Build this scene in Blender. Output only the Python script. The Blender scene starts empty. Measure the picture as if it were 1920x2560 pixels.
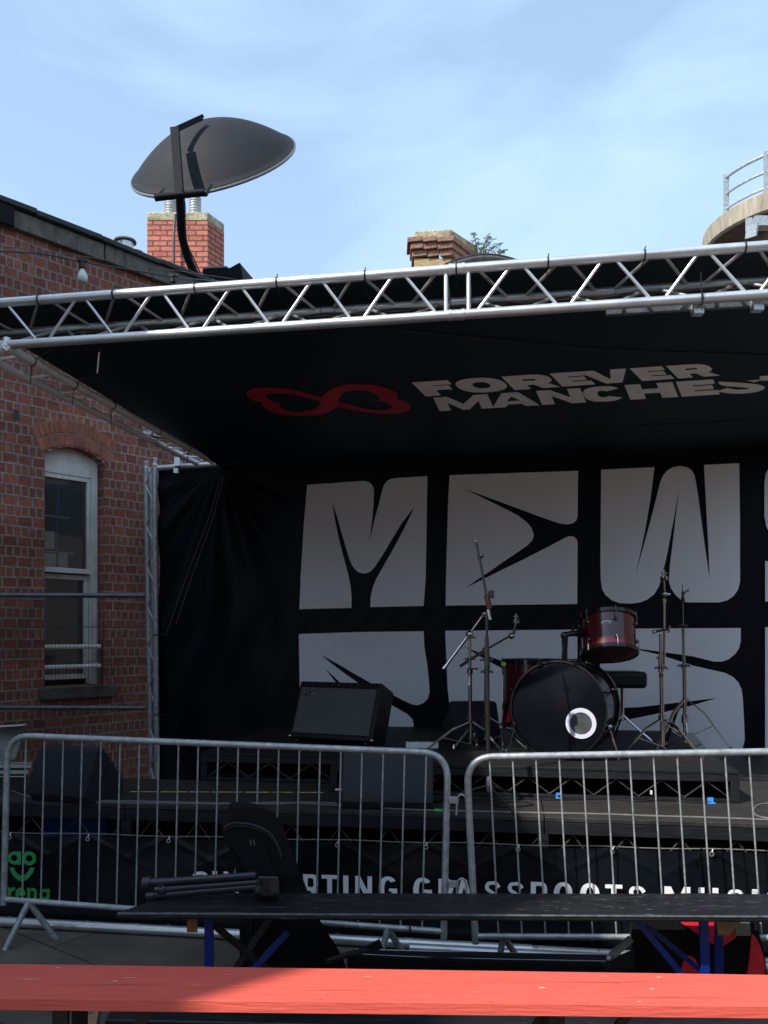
import bpy, bmesh, math, random
from mathutils import Vector, Matrix
from mathutils.geometry import tessellate_polygon
random.seed(7)
R = math.radians
scn = bpy.context.scene
COL = scn.collection

# ------------------------------------------------------------------ camera, sky, sun, exposure
F, CX, HY, H = 2130.0, 960.0, 1590.0, 1.6
cam = bpy.data.cameras.new('camera'); camo = bpy.data.objects.new('camera', cam); COL.objects.link(camo)
camo.location = (0, 0, H); camo.rotation_euler = (R(90), 0, 0)
cam.sensor_fit = 'HORIZONTAL'; cam.sensor_width = 36; cam.lens = F/1920*36
cam.shift_y = (HY-1280)/1920; cam.clip_end = 3000; cam.clip_start = 0.05
scn.camera = camo
SUN_EL, SUN_H = R(46), Vector((-0.78, -0.62))
w = bpy.data.worlds.new('World'); scn.world = w; w.use_nodes = True
nt = w.node_tree; nt.nodes.clear()
out = nt.nodes.new('ShaderNodeOutputWorld'); bg = nt.nodes.new('ShaderNodeBackground')
sky = nt.nodes.new('ShaderNodeTexSky'); sky.sky_type = 'NISHITA'; sky.sun_disc = False
sky.sun_elevation = SUN_EL; sky.sun_rotation = math.atan2(SUN_H.x, SUN_H.y) % (2*math.pi)
sky.air_density = 1.0; sky.dust_density = 0.6; sky.ozone_density = 1.2
tc = nt.nodes.new('ShaderNodeTexCoord'); mp = nt.nodes.new('ShaderNodeMapping')
mp.inputs['Scale'].default_value = (1.3, 1.3, 3.6); mp.inputs['Rotation'].default_value = (0.25, -0.3, 0.5)
mp.inputs['Location'].default_value = (0.35, 0.1, 0.72)
nz = nt.nodes.new('ShaderNodeTexNoise'); nz.inputs['Scale'].default_value = 2.1; nz.inputs['Detail'].default_value = 6
nz.inputs['Roughness'].default_value = 0.5; nz.inputs['Distortion'].default_value = 0.35
cr = nt.nodes.new('ShaderNodeValToRGB'); cr.color_ramp.elements[0].position = 0.42; cr.color_ramp.elements[1].position = 0.72
cr.color_ramp.elements[0].color = (0.4, 0.4, 0.4, 1); cr.color_ramp.elements[1].color = (0.85, 0.85, 0.85, 1)
mix = nt.nodes.new('ShaderNodeMix'); mix.data_type = 'RGBA'
mix.inputs['B'].default_value = (2.95, 4.05, 5.1, 1)
bg.inputs['Strength'].default_value = 0.125
L = nt.links.new
L(tc.outputs['Generated'], mp.inputs['Vector']); L(mp.outputs['Vector'], nz.inputs['Vector'])
L(nz.outputs['Fac'], cr.inputs['Fac']); L(cr.outputs['Color'], mix.inputs['Factor'])
L(sky.outputs['Color'], mix.inputs['A']); L(mix.outputs['Result'], bg.inputs['Color']); L(bg.outputs['Background'], out.inputs['Surface'])
sl = bpy.data.lights.new('sun', 'SUN'); sl.energy = 2.9; sl.angle = R(0.6); sl.color = (1, 0.955, 0.89)
so = bpy.data.objects.new('sun', sl); COL.objects.link(so)
hn = SUN_H.normalized(); sdir = Vector((hn.x*math.cos(SUN_EL), hn.y*math.cos(SUN_EL), math.sin(SUN_EL)))
so.rotation_euler = sdir.to_track_quat('Z', 'Y').to_euler(); so.location = (-8, -8, 14)
scn.view_settings.view_transform = 'Standard'; scn.view_settings.look = 'None'
scn.view_settings.exposure = 1.0; scn.view_settings.gamma = 1; scn.view_settings.use_curve_mapping = False
scn.cycles.max_bounces = 8

# ------------------------------------------------------------------ geometry of the place
def P(x, y, Y): return Vector(((x-CX)/F*Y, Y, H-(y-HY)/F*Y))
TAN = math.tan(R(8.5)); SS, CC = math.sin(R(8.5)), math.cos(R(8.5))
def YP(x, Y0): return Y0/(1+TAN*(x-CX)/F)          # depth of a plane parallel to the stage front
def SP(x, y, Y0): return P(x, y, YP(x, Y0))
def G(x, y, z=0.0):                                  # point on a level surface of height z
    Y = F*(H-z)/(y-HY); return Vector(((x-CX)/F*Y, Y, z))
def ST(u, v, z): return Vector((u*CC+v*SS, 4.79-u*SS+v*CC, z))
WD = Vector((0.653, 0.757, 0)).normalized(); WN = Vector((0.757, -0.653, 0)).normalized()
W0 = Vector((-3.227, 7.16, 0))
def WS(x):                                           # run along the brick wall seen at image column x
    Y = 10.9/(1-1.159*(x-CX)/F); return (Y-7.16)/WD.y
def WP(s, z, o=0.0): return W0+WD*s+WN*o+Vector((0, 0, z))
def WZ(x, y):
    Y = 10.9/(1-1.159*(x-CX)/F); return H-(y-HY)/F*Y

# ------------------------------------------------------------------ materials
MATS = {}
def mat(name, col, rough=0.6, metal=0.0, var=0.15, scale=8.0, bump=0.0, bscale=60.0, stretch=(1, 1, 1), spec=0.5, wear=None, wearpos=0.68, coat=0.0, rvar=0.12):
    if name in MATS: return MATS[name]
    m = bpy.data.materials.new(name); m.use_nodes = True; n = m.node_tree; b = n.nodes['Principled BSDF']
    l = n.links.new
    t = n.nodes.new('ShaderNodeTexCoord'); mp = n.nodes.new('ShaderNodeMapping'); mp.inputs['Scale'].default_value = stretch
    l(t.outputs['Object'], mp.inputs['Vector'])
    z = n.nodes.new('ShaderNodeTexNoise'); z.inputs['Scale'].default_value = scale; z.inputs['Detail'].default_value = 5; z.inputs['Roughness'].default_value = 0.6
    l(mp.outputs['Vector'], z.inputs['Vector'])
    r = n.nodes.new('ShaderNodeValToRGB'); e = r.color_ramp.elements
    e[0].position = 0.3; e[1].position = 0.7
    e[0].color = (*[max(0, c*(1-var)) for c in col], 1); e[1].color = (*[min(1, c*(1+var)) for c in col], 1)
    l(z.outputs['Fac'], r.inputs['Fac'])
    colout = r.outputs['Color']
    if wear:
        z2 = n.nodes.new('ShaderNodeTexNoise'); z2.inputs['Scale'].default_value = scale*3.1; z2.inputs['Detail'].default_value = 8; z2.inputs['Roughness'].default_value = 0.75
        l(mp.outputs['Vector'], z2.inputs['Vector'])
        r2 = n.nodes.new('ShaderNodeValToRGB'); r2.color_ramp.elements[0].position = wearpos; r2.color_ramp.elements[1].position = wearpos+0.05
        l(z2.outputs['Fac'], r2.inputs['Fac'])
        mx = n.nodes.new('ShaderNodeMix'); mx.data_type = 'RGBA'; mx.inputs['B'].default_value = (*wear, 1)
        l(r2.outputs['Color'], mx.inputs['Factor']); l(colout, mx.inputs['A']); colout = mx.outputs['Result']
    l(colout, b.inputs['Base Color'])
    mr = n.nodes.new('ShaderNodeMapRange'); mr.inputs['To Min'].default_value = max(0.02, rough-rvar); mr.inputs['To Max'].default_value = min(1, rough+rvar)
    l(z.outputs['Fac'], mr.inputs['Value']); l(mr.outputs['Result'], b.inputs['Roughness'])
    b.inputs['Metallic'].default_value = metal; b.inputs['Specular IOR Level'].default_value = spec
    if coat: b.inputs['Coat Weight'].default_value = coat; b.inputs['Coat Roughness'].default_value = 0.08
    if bump:
        z3 = n.nodes.new('ShaderNodeTexNoise'); z3.inputs['Scale'].default_value = bscale; z3.inputs['Detail'].default_value = 4
        l(mp.outputs['Vector'], z3.inputs['Vector'])
        bp = n.nodes.new('ShaderNodeBump'); bp.inputs['Strength'].default_value = bump; bp.inputs['Distance'].default_value = 0.01
        l(z3.outputs['Fac'], bp.inputs['Height']); l(bp.outputs['Normal'], b.inputs['Normal'])
    MATS[name] = m; return m

def brick_mat(name, c1, c2, mortar, bw=0.226, rh=0.0875, ms=0.011, squash=1.0, sqf=2, wob=0.012, dirt=0.5):
    m = bpy.data.materials.new(name); m.use_nodes = True; n = m.node_tree; b = n.nodes['Principled BSDF']; l = n.links.new
    uv = n.nodes.new('ShaderNodeUVMap')
    z = n.nodes.new('ShaderNodeTexNoise'); z.inputs['Scale'].default_value = 5.0; z.inputs['Detail'].default_value = 4
    l(uv.outputs['UV'], z.inputs['Vector'])
    s = n.nodes.new('ShaderNodeVectorMath'); s.operation = 'SUBTRACT'; s.inputs[1].default_value = (0.5, 0.5, 0.5)
    l(z.outputs['Color'], s.inputs[0])
    sc = n.nodes.new('ShaderNodeVectorMath'); sc.operation = 'SCALE'; sc.inputs['Scale'].default_value = wob*2.4
    l(s.outputs[0], sc.inputs[0])
    a = n.nodes.new('ShaderNodeVectorMath'); a.operation = 'ADD'; l(uv.outputs['UV'], a.inputs[0]); l(sc.outputs[0], a.inputs[1])
    br = n.nodes.new('ShaderNodeTexBrick'); l(a.outputs[0], br.inputs['Vector'])
    br.inputs['Scale'].default_value = 1; br.inputs['Brick Width'].default_value = bw; br.inputs['Row Height'].default_value = rh
    br.inputs['Mortar Size'].default_value = ms; br.inputs['Mortar Smooth'].default_value = 0.25; br.inputs['Bias'].default_value = 0.0
    br.squash = squash; br.squash_frequency = sqf
    br.inputs['Color1'].default_value = (0, 0, 0, 1); br.inputs['Color2'].default_value = (1, 1, 1, 1); br.inputs['Mortar'].default_value = (0.5, 0.5, 0.5, 1)
    ramp = n.nodes.new('ShaderNodeValToRGB'); e = ramp.color_ramp.elements
    e[0].color = (*c1, 1); e[1].color = (*c2, 1)
    k = e.new(0.35); k.color = (*[0.5*(p+q)*0.9 for p, q in zip(c1, c2)], 1)
    k = e.new(0.75); k.color = (*[0.35*p+0.65*q for p, q in zip(c1, c2)], 1)
    l(br.outputs['Color'], ramp.inputs['Fac'])
    # each brick's own mottling and the soot in large patches
    z2 = n.nodes.new('ShaderNodeTexNoise'); z2.inputs['Scale'].default_value = 22; z2.inputs['Detail'].default_value = 8; z2.inputs['Roughness'].default_value = 0.7
    l(uv.outputs['UV'], z2.inputs['Vector'])
    z3 = n.nodes.new('ShaderNodeTexNoise'); z3.inputs['Scale'].default_value = 1.6; z3.inputs['Detail'].default_value = 6; z3.inputs['Roughness'].default_value = 0.6
    l(uv.outputs['UV'], z3.inputs['Vector'])
    mr = n.nodes.new('ShaderNodeMapRange'); mr.inputs['From Min'].default_value = 0.25; mr.inputs['From Max'].default_value = 0.75; mr.inputs['To Min'].default_value = 0.55; mr.inputs['To Max'].default_value = 1.35
    l(z2.outputs['Fac'], mr.inputs['Value'])
    mr2 = n.nodes.new('ShaderNodeMapRange'); mr2.inputs['From Min'].default_value = 0.3; mr2.inputs['From Max'].default_value = 0.7; mr2.inputs['To Min'].default_value = 1-dirt; mr2.inputs['To Max'].default_value = 1.1
    l(z3.outputs['Fac'], mr2.inputs['Value'])
    mm = n.nodes.new('ShaderNodeMath'); mm.operation = 'MULTIPLY'; l(mr.outputs['Result'], mm.inputs[0]); l(mr2.outputs['Result'], mm.inputs[1])
    mx = n.nodes.new('ShaderNodeMix'); mx.data_type = 'RGBA'; mx.inputs['B'].default_value = (*mortar, 1)
    l(br.outputs['Fac'], mx.inputs['Factor']); l(ramp.outputs['Color'], mx.inputs['A'])
    vm = n.nodes.new('ShaderNodeVectorMath'); vm.operation = 'SCALE'; l(mx.outputs['Result'], vm.inputs[0]); l(mm.outputs[0], vm.inputs['Scale'])
    l(vm.outputs[0], b.inputs['Base Color']); b.inputs['Roughness'].default_value = 0.85
    ht = n.nodes.new('ShaderNodeMath'); ht.operation = 'MULTIPLY_ADD'; ht.inputs[1].default_value = -1.0
    l(br.outputs['Fac'], ht.inputs[0]); l(z2.outputs['Fac'], ht.inputs[2])
    bp = n.nodes.new('ShaderNodeBump'); bp.inputs['Strength'].default_value = 0.8; bp.inputs['Distance'].default_value = 0.012
    l(ht.outputs[0], bp.inputs['Height']); l(bp.outputs['Normal'], b.inputs['Normal'])
    return m

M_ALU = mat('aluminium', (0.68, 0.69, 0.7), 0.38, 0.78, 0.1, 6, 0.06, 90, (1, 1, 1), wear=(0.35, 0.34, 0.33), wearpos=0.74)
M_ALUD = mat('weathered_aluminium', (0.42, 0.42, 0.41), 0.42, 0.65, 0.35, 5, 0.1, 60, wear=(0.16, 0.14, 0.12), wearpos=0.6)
M_ALUS = mat('brightened_side_aluminium', (0.88, 0.89, 0.9), 0.3, 0.12, 0.08, 6, 0.06, 90, wear=(0.3, 0.28, 0.25), wearpos=0.66)  # truss aluminium lightened in colour, standing in for bright sky reflections on the side truss
M_STEELD = mat('dull_dark_steel', (0.13, 0.14, 0.155), 0.4, 0.5, 0.3, 14)
M_GALV = mat('galvanised_steel', (0.42, 0.45, 0.46), 0.5, 0.55, 0.3, 28, 0.12, 120, wear=(0.2, 0.2, 0.19), wearpos=0.7)
M_CHROME = mat('chrome', (0.46, 0.46, 0.48), 0.12, 1.0, 0.08, 12, rvar=0.06)
M_BLKMET = mat('black_metal', (0.012, 0.012, 0.014), 0.4, 0.0, 0.4, 20)
M_BLKPAINT = mat('black_bench_paint', (0.012, 0.0125, 0.015), 0.36, 0.0, 0.4, 9, 0.5, 30, (0.4, 3, 3), spec=0.55, wear=(0.22, 0.22, 0.22), wearpos=0.635)
M_RED = mat('red_bench_paint', (0.76, 0.12, 0.085), 0.42, 0.0, 0.07, 7, 0.35, 26, (0.4, 4, 4), wear=(0.92, 0.42, 0.34), wearpos=0.7)
M_BLUE = mat('blue_steel_paint', (0.004, 0.022, 0.2), 0.4, 0.0, 0.15, 10, wear=(0.25, 0.3, 0.4), wearpos=0.75)
M_DECK = mat('stage_ply', (0.03, 0.027, 0.025), 0.6, 0.0, 0.4, 7, 0.35, 30, (0.5, 7, 1), spec=0.3, wear=(0.12, 0.11, 0.1), wearpos=0.62)
M_RISER = mat('dark_riser_ply', (0.012, 0.012, 0.013), 0.6, 0.0, 0.4, 7, 0.3, 30, (0.5, 7, 1), spec=0.25, wear=(0.04, 0.04, 0.04), wearpos=0.66)
M_FASCIA = mat('stage_fascia_paint', (0.011, 0.012, 0.015), 0.55, 0.0, 0.4, 9, 0.25, 40, (0.6, 1, 3), spec=0.3, wear=(0.09, 0.09, 0.09), wearpos=0.7)
M_ROD = mat('worn_steel_rod', (0.09, 0.09, 0.085), 0.5, 0.6, 0.4, 15)
M_CARPET = mat('speaker_carpet', (0.012, 0.014, 0.022), 0.9, 0.0, 0.35, 150, 0.6, 260)
M_TEX = mat('textured_black_paint', (0.033, 0.036, 0.042), 0.7, 0.0, 0.5, 170, 0.7, 240)
M_PVC = mat('black_backdrop_pvc', (0.003, 0.004, 0.009), 0.45, 0.0, 0.3, 2, 0.7, 2.2, (1, 1, 0.4), spec=0.16)
M_CAN = mat('black_canopy_pvc', (0.005, 0.017, 0.026), 0.6, 0.0, 0.4, 1.2, 0.12, 3.0, spec=0.3)
M_BAN = mat('black_banner_pvc', (0.004, 0.006, 0.009), 0.34, 0.0, 0.3, 2, 0.12, 5, spec=0.3)
M_PRINT = mat('white_print', (0.82, 0.81, 0.84), 0.6, 0.0, 0.05, 2.0, 0.7, 2.2, (1, 1, 0.4), spec=0.25)
M_PRINTG = mat('grimy_white_print', (0.93, 0.89, 0.87), 0.6, 0.0, 0.08, 18)
M_PRINT2 = mat('banner_white_print', (0.88, 0.88, 0.88), 0.5, 0.0, 0.04, 5)
M_PRED = mat('crimson_print', (0.45, 0.012, 0.04), 0.6, 0.0, 0.08, 5)
M_PRED2 = mat('bright_crimson_print', (0.55, 0.03, 0.05), 0.6, 0.0, 0.08, 5)
M_GREEN = mat('green_print', (0.03, 0.36, 0.09), 0.55, 0.0, 0.06, 5)
M_WHITE = mat('white_plastic', (0.7, 0.7, 0.68), 0.45, 0.0, 0.08, 20)
M_FRAMEW = mat('old_white_window_paint', (0.62, 0.6, 0.55), 0.55, 0.0, 0.15, 9, 0.4, 40, wear=(0.28, 0.26, 0.23), wearpos=0.62)
M_STONE = mat('sooty_stone', (0.07, 0.062, 0.052), 0.9, 0.0, 0.5, 6, 0.9, 22, wear=(0.17, 0.155, 0.12), wearpos=0.6)
M_STONEL = mat('lichen_stone', (0.4, 0.35, 0.24), 0.9, 0.0, 0.45, 9, 0.9, 26, wear=(0.12, 0.13, 0.06), wearpos=0.55)
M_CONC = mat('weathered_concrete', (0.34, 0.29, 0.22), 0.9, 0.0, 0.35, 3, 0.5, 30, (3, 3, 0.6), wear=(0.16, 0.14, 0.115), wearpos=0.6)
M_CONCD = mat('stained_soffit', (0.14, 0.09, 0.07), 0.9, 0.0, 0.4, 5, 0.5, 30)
M_SLATE = mat('grey_roof_lead', (0.12, 0.115, 0.115), 0.8, 0.0, 0.3, 6, 0.2, 20, (3, 1, 0.6))
M_FELT = mat('roof_felt', (0.05, 0.05, 0.052), 0.95, 0.0, 0.3, 6, 0.4, 40)
M_DISH = mat('charcoal_dish_paint', (0.013, 0.014, 0.018), 0.7, 0.0, 0.2, 3, 0.03, 50, spec=0.25)
M_MAST = mat('black_mast_paint', (0.005, 0.006, 0.009), 0.6, 0.0, 0.3, 8, spec=0.15)
M_DRUMRED = mat('wine_red_lacquer', (0.085, 0.0015, 0.007), 0.2, 0.0, 0.2, 3, coat=0.6, rvar=0.05)
M_BLKGLOSS = mat('black_gloss', (0.004, 0.004, 0.006), 0.15, 0.0, 0.2, 5, spec=0.4, coat=0.2, rvar=0.05)
M_HEAD = mat('black_drum_head', (0.004, 0.005, 0.008), 0.3, 0.0, 0.2, 4, spec=0.15)
M_RING = mat('white_drum_ring', (0.62, 0.63, 0.72), 0.4, 0.0, 0.03, 9)
M_LEATH = mat('black_vinyl', (0.008, 0.008, 0.009), 0.42, 0.0, 0.2, 30, 0.3, 200, spec=0.3)
M_NYLON = mat('black_nylon', (0.006, 0.006, 0.008), 0.7, 0.0, 0.3, 40, 0.4, 300, spec=0.2)
M_CORDG = mat('grey_cable_rubber', (0.16, 0.155, 0.15), 0.6, 0.0, 0.2, 20)
M_CORDK = mat('black_cable_rubber', (0.012, 0.012, 0.012), 0.5, 0.0, 0.2, 20)
M_RNYL = mat('red_nylon', (0.85, 0.02, 0.05), 0.6, 0.0, 0.2, 12, 0.3, 160)
M_GREYN = mat('grey_nylon', (0.2, 0.2, 0.2), 0.7, 0.0, 0.1, 20)
M_WOOD = mat('orange_pine_block', (0.42, 0.16, 0.06), 0.7, 0.0, 0.25, 8, 0.3, 40, (6, 6, 1.0), wear=(0.12, 0.05, 0.02), wearpos=0.62)
M_WOOD2 = mat('pale_wood_block', (0.3, 0.19, 0.1), 0.7, 0.0, 0.35, 12, 0.3, 40, (1, 4, 4), wear=(0.05, 0.035, 0.02), wearpos=0.6)
M_SILV = mat('silver_panel', (0.45, 0.46, 0.48), 0.4, 0.8, 0.15, 10)
M_GREY = mat('dull_grey_laminate', (0.17, 0.18, 0.17), 0.6, 0.0, 0.1, 6)
M_BLUEP = mat('blue_plastic', (0.02, 0.1, 0.42), 0.45, 0.0, 0.15, 8)
M_BTAPE = mat('blue_tape', (0.05, 0.3, 0.75), 0.6, 0.0, 0.1, 20)
M_YTAPE = mat('worn_yellow_tape', (0.5, 0.36, 0.16), 0.7, 0.0, 0.5, 25)
M_GTAPE = mat('green_tape', (0.03, 0.45, 0.12), 0.6, 0.0, 0.1, 20)
M_BULB = mat('opal_bulb_glass', (0.78, 0.78, 0.72), 0.2, 0.0, 0.04, 10)
M_CARD = mat('cardboard', (0.35, 0.22, 0.12), 0.8, 0.0, 0.15, 12)
M_BRICK = brick_mat('old_red_brick', (0.24, 0.066, 0.05), (0.42, 0.125, 0.07), (0.34, 0.27, 0.22), bw=0.13, ms=0.0095, squash=0.5, sqf=2)
M_BRICKV = mat('arch_brick', (0.3, 0.095, 0.055), 0.85, 0.0, 0.45, 11, 0.5, 40)
M_MORTAR = mat('arch_mortar', (0.2, 0.165, 0.14), 0.9, 0.0, 0.25, 20, 0.4, 60)
M_BRICKO = brick_mat('painted_orange_brick', (0.54, 0.14, 0.09), (0.68, 0.21, 0.14), (0.13, 0.08, 0.06), bw=0.24, rh=0.088, ms=0.013, wob=0.004, dirt=0.2)
M_BRICKS = mat('brown_old_brick', (0.33, 0.13, 0.085), 0.9, 0.0, 0.5, 14, 0.9, 30, wear=(0.3, 0.24, 0.17), wearpos=0.5)  # brown-tan brick of the stepped chimney
M_RENDER = mat('unseen_block_render', (0.16, 0.12, 0.1), 0.9, 0.0, 0.2, 1)

def glass_mat():
    m = bpy.data.materials.new('old_window_glass'); m.use_nodes = True; n = m.node_tree; b = n.nodes['Principled BSDF']; l = n.links.new
    b.inputs['Base Color'].default_value = (0.5, 0.55, 0.55, 1); b.inputs['Roughness'].default_value = 0.04
    b.inputs['Transmission Weight'].default_value = 0.92; b.inputs['IOR'].default_value = 1.5
    z = n.nodes.new('ShaderNodeTexNoise'); z.inputs['Scale'].default_value = 2.5
    bp = n.nodes.new('ShaderNodeBump'); bp.inputs['Strength'].default_value = 0.08; bp.inputs['Distance'].default_value = 0.02
    l(z.outputs['Fac'], bp.inputs['Height']); l(bp.outputs['Normal'], b.inputs['Normal'])
    return m
M_GLASS = glass_mat()
def grille_mat():
    m = bpy.data.materials.new('amp_grille_cloth'); m.use_nodes = True; n = m.node_tree; b = n.nodes['Principled BSDF']; l = n.links.new
    uv = n.nodes.new('ShaderNodeUVMap'); wv = n.nodes.new('ShaderNodeTexWave'); wv.inputs['Scale'].default_value = 22; wv.bands_direction = 'X'
    wv.inputs['Distortion'].default_value = 0.2
    l(uv.outputs['UV'], wv.inputs['Vector'])
    r = n.nodes.new('ShaderNodeValToRGB'); r.color_ramp.elements[0].color = (0.025, 0.025, 0.027, 1); r.color_ramp.elements[1].color = (0.13, 0.13, 0.13, 1)
    l(wv.outputs['Fac'], r.inputs['Fac']); l(r.outputs['Color'], b.inputs['Base Color']); b.inputs['Roughness'].default_value = 0.7
    return m
M_GRILLE = grille_mat()
def paving_mat():
    m = bpy.data.materials.new('dark_paving'); m.use_nodes = True; n = m.node_tree; b = n.nodes['Principled BSDF']; l = n.links.new
    t = n.nodes.new('ShaderNodeTexCoord'); mp = n.nodes.new('ShaderNodeMapping'); mp.inputs['Rotation'].default_value = (0, 0, R(38))
    l(t.outputs['Object'], mp.inputs['Vector'])
    br = n.nodes.new('ShaderNodeTexBrick'); br.inputs['Scale'].default_value = 1; br.inputs['Brick Width'].default_value = 0.9; br.inputs['Row Height'].default_value = 0.6
    br.inputs['Mortar Size'].default_value = 0.006; br.inputs['Color1'].default_value = (0.11, 0.092, 0.072, 1); br.inputs['Color2'].default_value = (0.14, 0.12, 0.095, 1)
    br.inputs['Mortar'].default_value = (0.03, 0.028, 0.025, 1); l(mp.outputs['Vector'], br.inputs['Vector'])
    z = n.nodes.new('ShaderNodeTexNoise'); z.inputs['Scale'].default_value = 3; z.inputs['Detail'].default_value = 9; z.inputs['Roughness'].default_value = 0.7; l(t.outputs['Object'], z.inputs['Vector'])
    mr = n.nodes.new('ShaderNodeMapRange'); mr.inputs['From Min'].default_value = 0.3; mr.inputs['From Max'].default_value = 0.7; mr.inputs['To Min'].default_value = 0.6; mr.inputs['To Max'].default_value = 1.25
    l(z.outputs['Fac'], mr.inputs['Value'])
    v = n.nodes.new('ShaderNodeVectorMath'); v.operation = 'SCALE'; l(br.outputs['Color'], v.inputs[0]); l(mr.outputs['Result'], v.inputs['Scale'])
    l(v.outputs[0], b.inputs['Base Color']); b.inputs['Roughness'].default_value = 0.8
    bp = n.nodes.new('ShaderNodeBump'); bp.inputs['Strength'].default_value = 0.4; bp.inputs['Distance'].default_value = 0.01
    l(z.outputs['Fac'], bp.inputs['Height']); l(bp.outputs['Normal'], b.inputs['Normal'])
    return m
M_PAVE = paving_mat()

# ------------------------------------------------------------------ builders
def wloc(o):
    v = Vector((0, 0, 0))
    while o is not None: v += o.location; o = o.parent
    return v
def tag(o, label=None, cat=None, group=None, kind=None):
    if label: o['label'] = label
    if cat: o['category'] = cat
    if group: o['group'] = group
    if kind: o['kind'] = kind
    return o
def thing(name, loc, label, cat, group=None):
    o = bpy.data.objects.new(name, None); COL.objects.link(o); o.location = loc; o.empty_display_size = 0.1
    return tag(o, label, cat, group)
class B:
    def __init__(s): s.bm = bmesh.new(); s.uvf = None
    def face(s, vs):
        try: return s.bm.faces.new(vs)
        except ValueError: return None
    def box(s, c, size, rot=None):
        c = Vector(c); hx, hy, hz = [q/2 for q in size]
        pts = [Vector((x*hx, y*hy, z*hz)) for z in (-1, 1) for y in (-1, 1) for x in (-1, 1)]
        if rot is not None: pts = [rot @ p for p in pts]
        return s.hexa([c+p for p in pts])
    def hexa(s, p):      # order: z,y,x low->high
        v = [s.bm.verts.new(q) for q in p]
        for f in ((0, 2, 3, 1), (4, 5, 7, 6), (0, 1, 5, 4), (2, 6, 7, 3), (0, 4, 6, 2), (1, 3, 7, 5)): s.face([v[i] for i in f])
        return s
    def tube(s, pts, r, n=10, cap=True):
        pts = [Vector(p) for p in pts]; rs = r if isinstance(r, (list, tuple)) else [r]*len(pts)
        up = None; rings = []
        for i, p in enumerate(pts):
            if i == 0: t = pts[1]-p
            elif i == len(pts)-1: t = p-pts[i-1]
            else: t = (pts[i+1]-p).normalized()+(p-pts[i-1]).normalized()
            t.normalize()
            if up is None:
                up = Vector((0, 0, 1)) if abs(t.z) < 0.9 else Vector((0, 1, 0))
            a = (up-t*up.dot(t)).normalized(); up = a; b = t.cross(a)
            rings.append([s.bm.verts.new(p+(a*math.cos(k*2*math.pi/n)+b*math.sin(k*2*math.pi/n))*rs[i]) for k in range(n)])
        for i in range(len(rings)-1):
            for k in range(n): s.face([rings[i][k], rings[i+1][k], rings[i+1][(k+1) % n], rings[i][(k+1) % n]][::-1])
        if cap: s.face(rings[0][::-1]); s.face(rings[-1])
        return s
    def bar(s, a, b, wd, th, side=None):   # rectangular bar a->b
        a, b = Vector(a), Vector(b); t = (b-a).normalized()
        sd = Vector(side) if side is not None else Vector((0, 0, 1)).cross(t)
        if sd.length < 1e-4: sd = Vector((1, 0, 0))
        sd = (sd-t*sd.dot(t)).normalized(); up = t.cross(sd)
        q = []
        for e in (a, b):
            for j in (-1, 1):
                for i in (-1, 1): q.append(e+sd*i*wd/2+up*j*th/2)
        return s.hexa(q)
    def lathe(s, prof, o, axis=(0, 0, 1), n=32, closed=False):
        o = Vector(o); ax = Vector(axis).normalized()
        q = Vector((0, 0, 1)).rotation_difference(ax); rings = []
        for r, z in prof:
            rings.append([s.bm.verts.new(o+q @ Vector((r*math.cos(k*2*math.pi/n), r*math.sin(k*2*math.pi/n), z))) for k in range(n)])
        m = len(rings)
        for i in range(m if closed else m-1):
            for k in range(n): s.face([rings[i][k], rings[i][(k+1) % n], rings[(i+1) % m][(k+1) % n], rings[(i+1) % m][k]])
        if not closed:
            if prof[0][0] > 1e-5: s.face(rings[0][::-1])
            if prof[-1][0] > 1e-5: s.face(rings[-1])
        return s
    def prism(s, poly, off):   # poly: list of 3D points, off: extrusion vector
        off = Vector(off); a = [s.bm.verts.new(Vector(p)) for p in poly]; b = [s.bm.verts.new(Vector(p)+off) for p in poly]
        n = len(poly)
        tri = tessellate_polygon([[Vector(p) for p in poly]])
        for t in tri: s.face([a[i] for i in t]); s.face([b[i] for i in t][::-1])
        for i in range(n): s.face([a[i], b[i], b[(i+1) % n], a[(i+1) % n]])
        bmesh.ops.recalc_face_normals(s.bm, faces=s.bm.faces[:])
        return s
    def sheet(s, loops2, fn):  # loops in 2D (outer, holes...), fn maps (x, y) -> 3D
        tri = tessellate_polygon([[Vector((p[0], p[1], 0)) for p in lp] for lp in loops2])
        flat = [p for lp in loops2 for p in lp]; v = [s.bm.verts.new(fn(*p)) for p in flat]
        for t in tri: s.face([v[i] for i in t])
        return s
    def grid(s, fn, nu, nv):
        g = [[s.bm.verts.new(fn(i/nu, j/nv)) for i in range(nu+1)] for j in range(nv+1)]
        for j in range(nv):
            for i in range(nu): s.face([g[j][i], g[j][i+1], g[j+1][i+1], g[j+1][i]])
        return s
    def ball(s, c, r, sx=1, sy=1, sz=1, sub=2):
        d = bmesh.ops.create_icosphere(s.bm, subdivisions=sub, radius=r)
        for v in d['verts']: v.co = Vector((v.co.x*sx, v.co.y*sy, v.co.z*sz))+Vector(c)
        return s
    def build(s, name, m, parent=None, smooth=True, bevel=0.0, seg=2, angle=35, loc=None, uvf=None, sub=0):
        me = bpy.data.meshes.new(name)
        o = bpy.data.objects.new(name, me); COL.objects.link(o)
        if parent is not None: o.parent = parent; base = wloc(parent)
        else:
            base = Vector(loc) if loc is not None else Vector((0, 0, 0)); o.location = base
        uvf = uvf or s.uvf
        if uvf:
            s.bm.normal_update()
            ly = s.bm.loops.layers.uv.new('UVMap')
            for f in s.bm.faces:
                for lp in f.loops: lp[ly].uv = uvf(lp.vert.co, f.normal)
        for v in s.bm.verts: v.co -= base
        s.bm.to_mesh(me); s.bm.free()
        me.materials.append(m)
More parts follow.
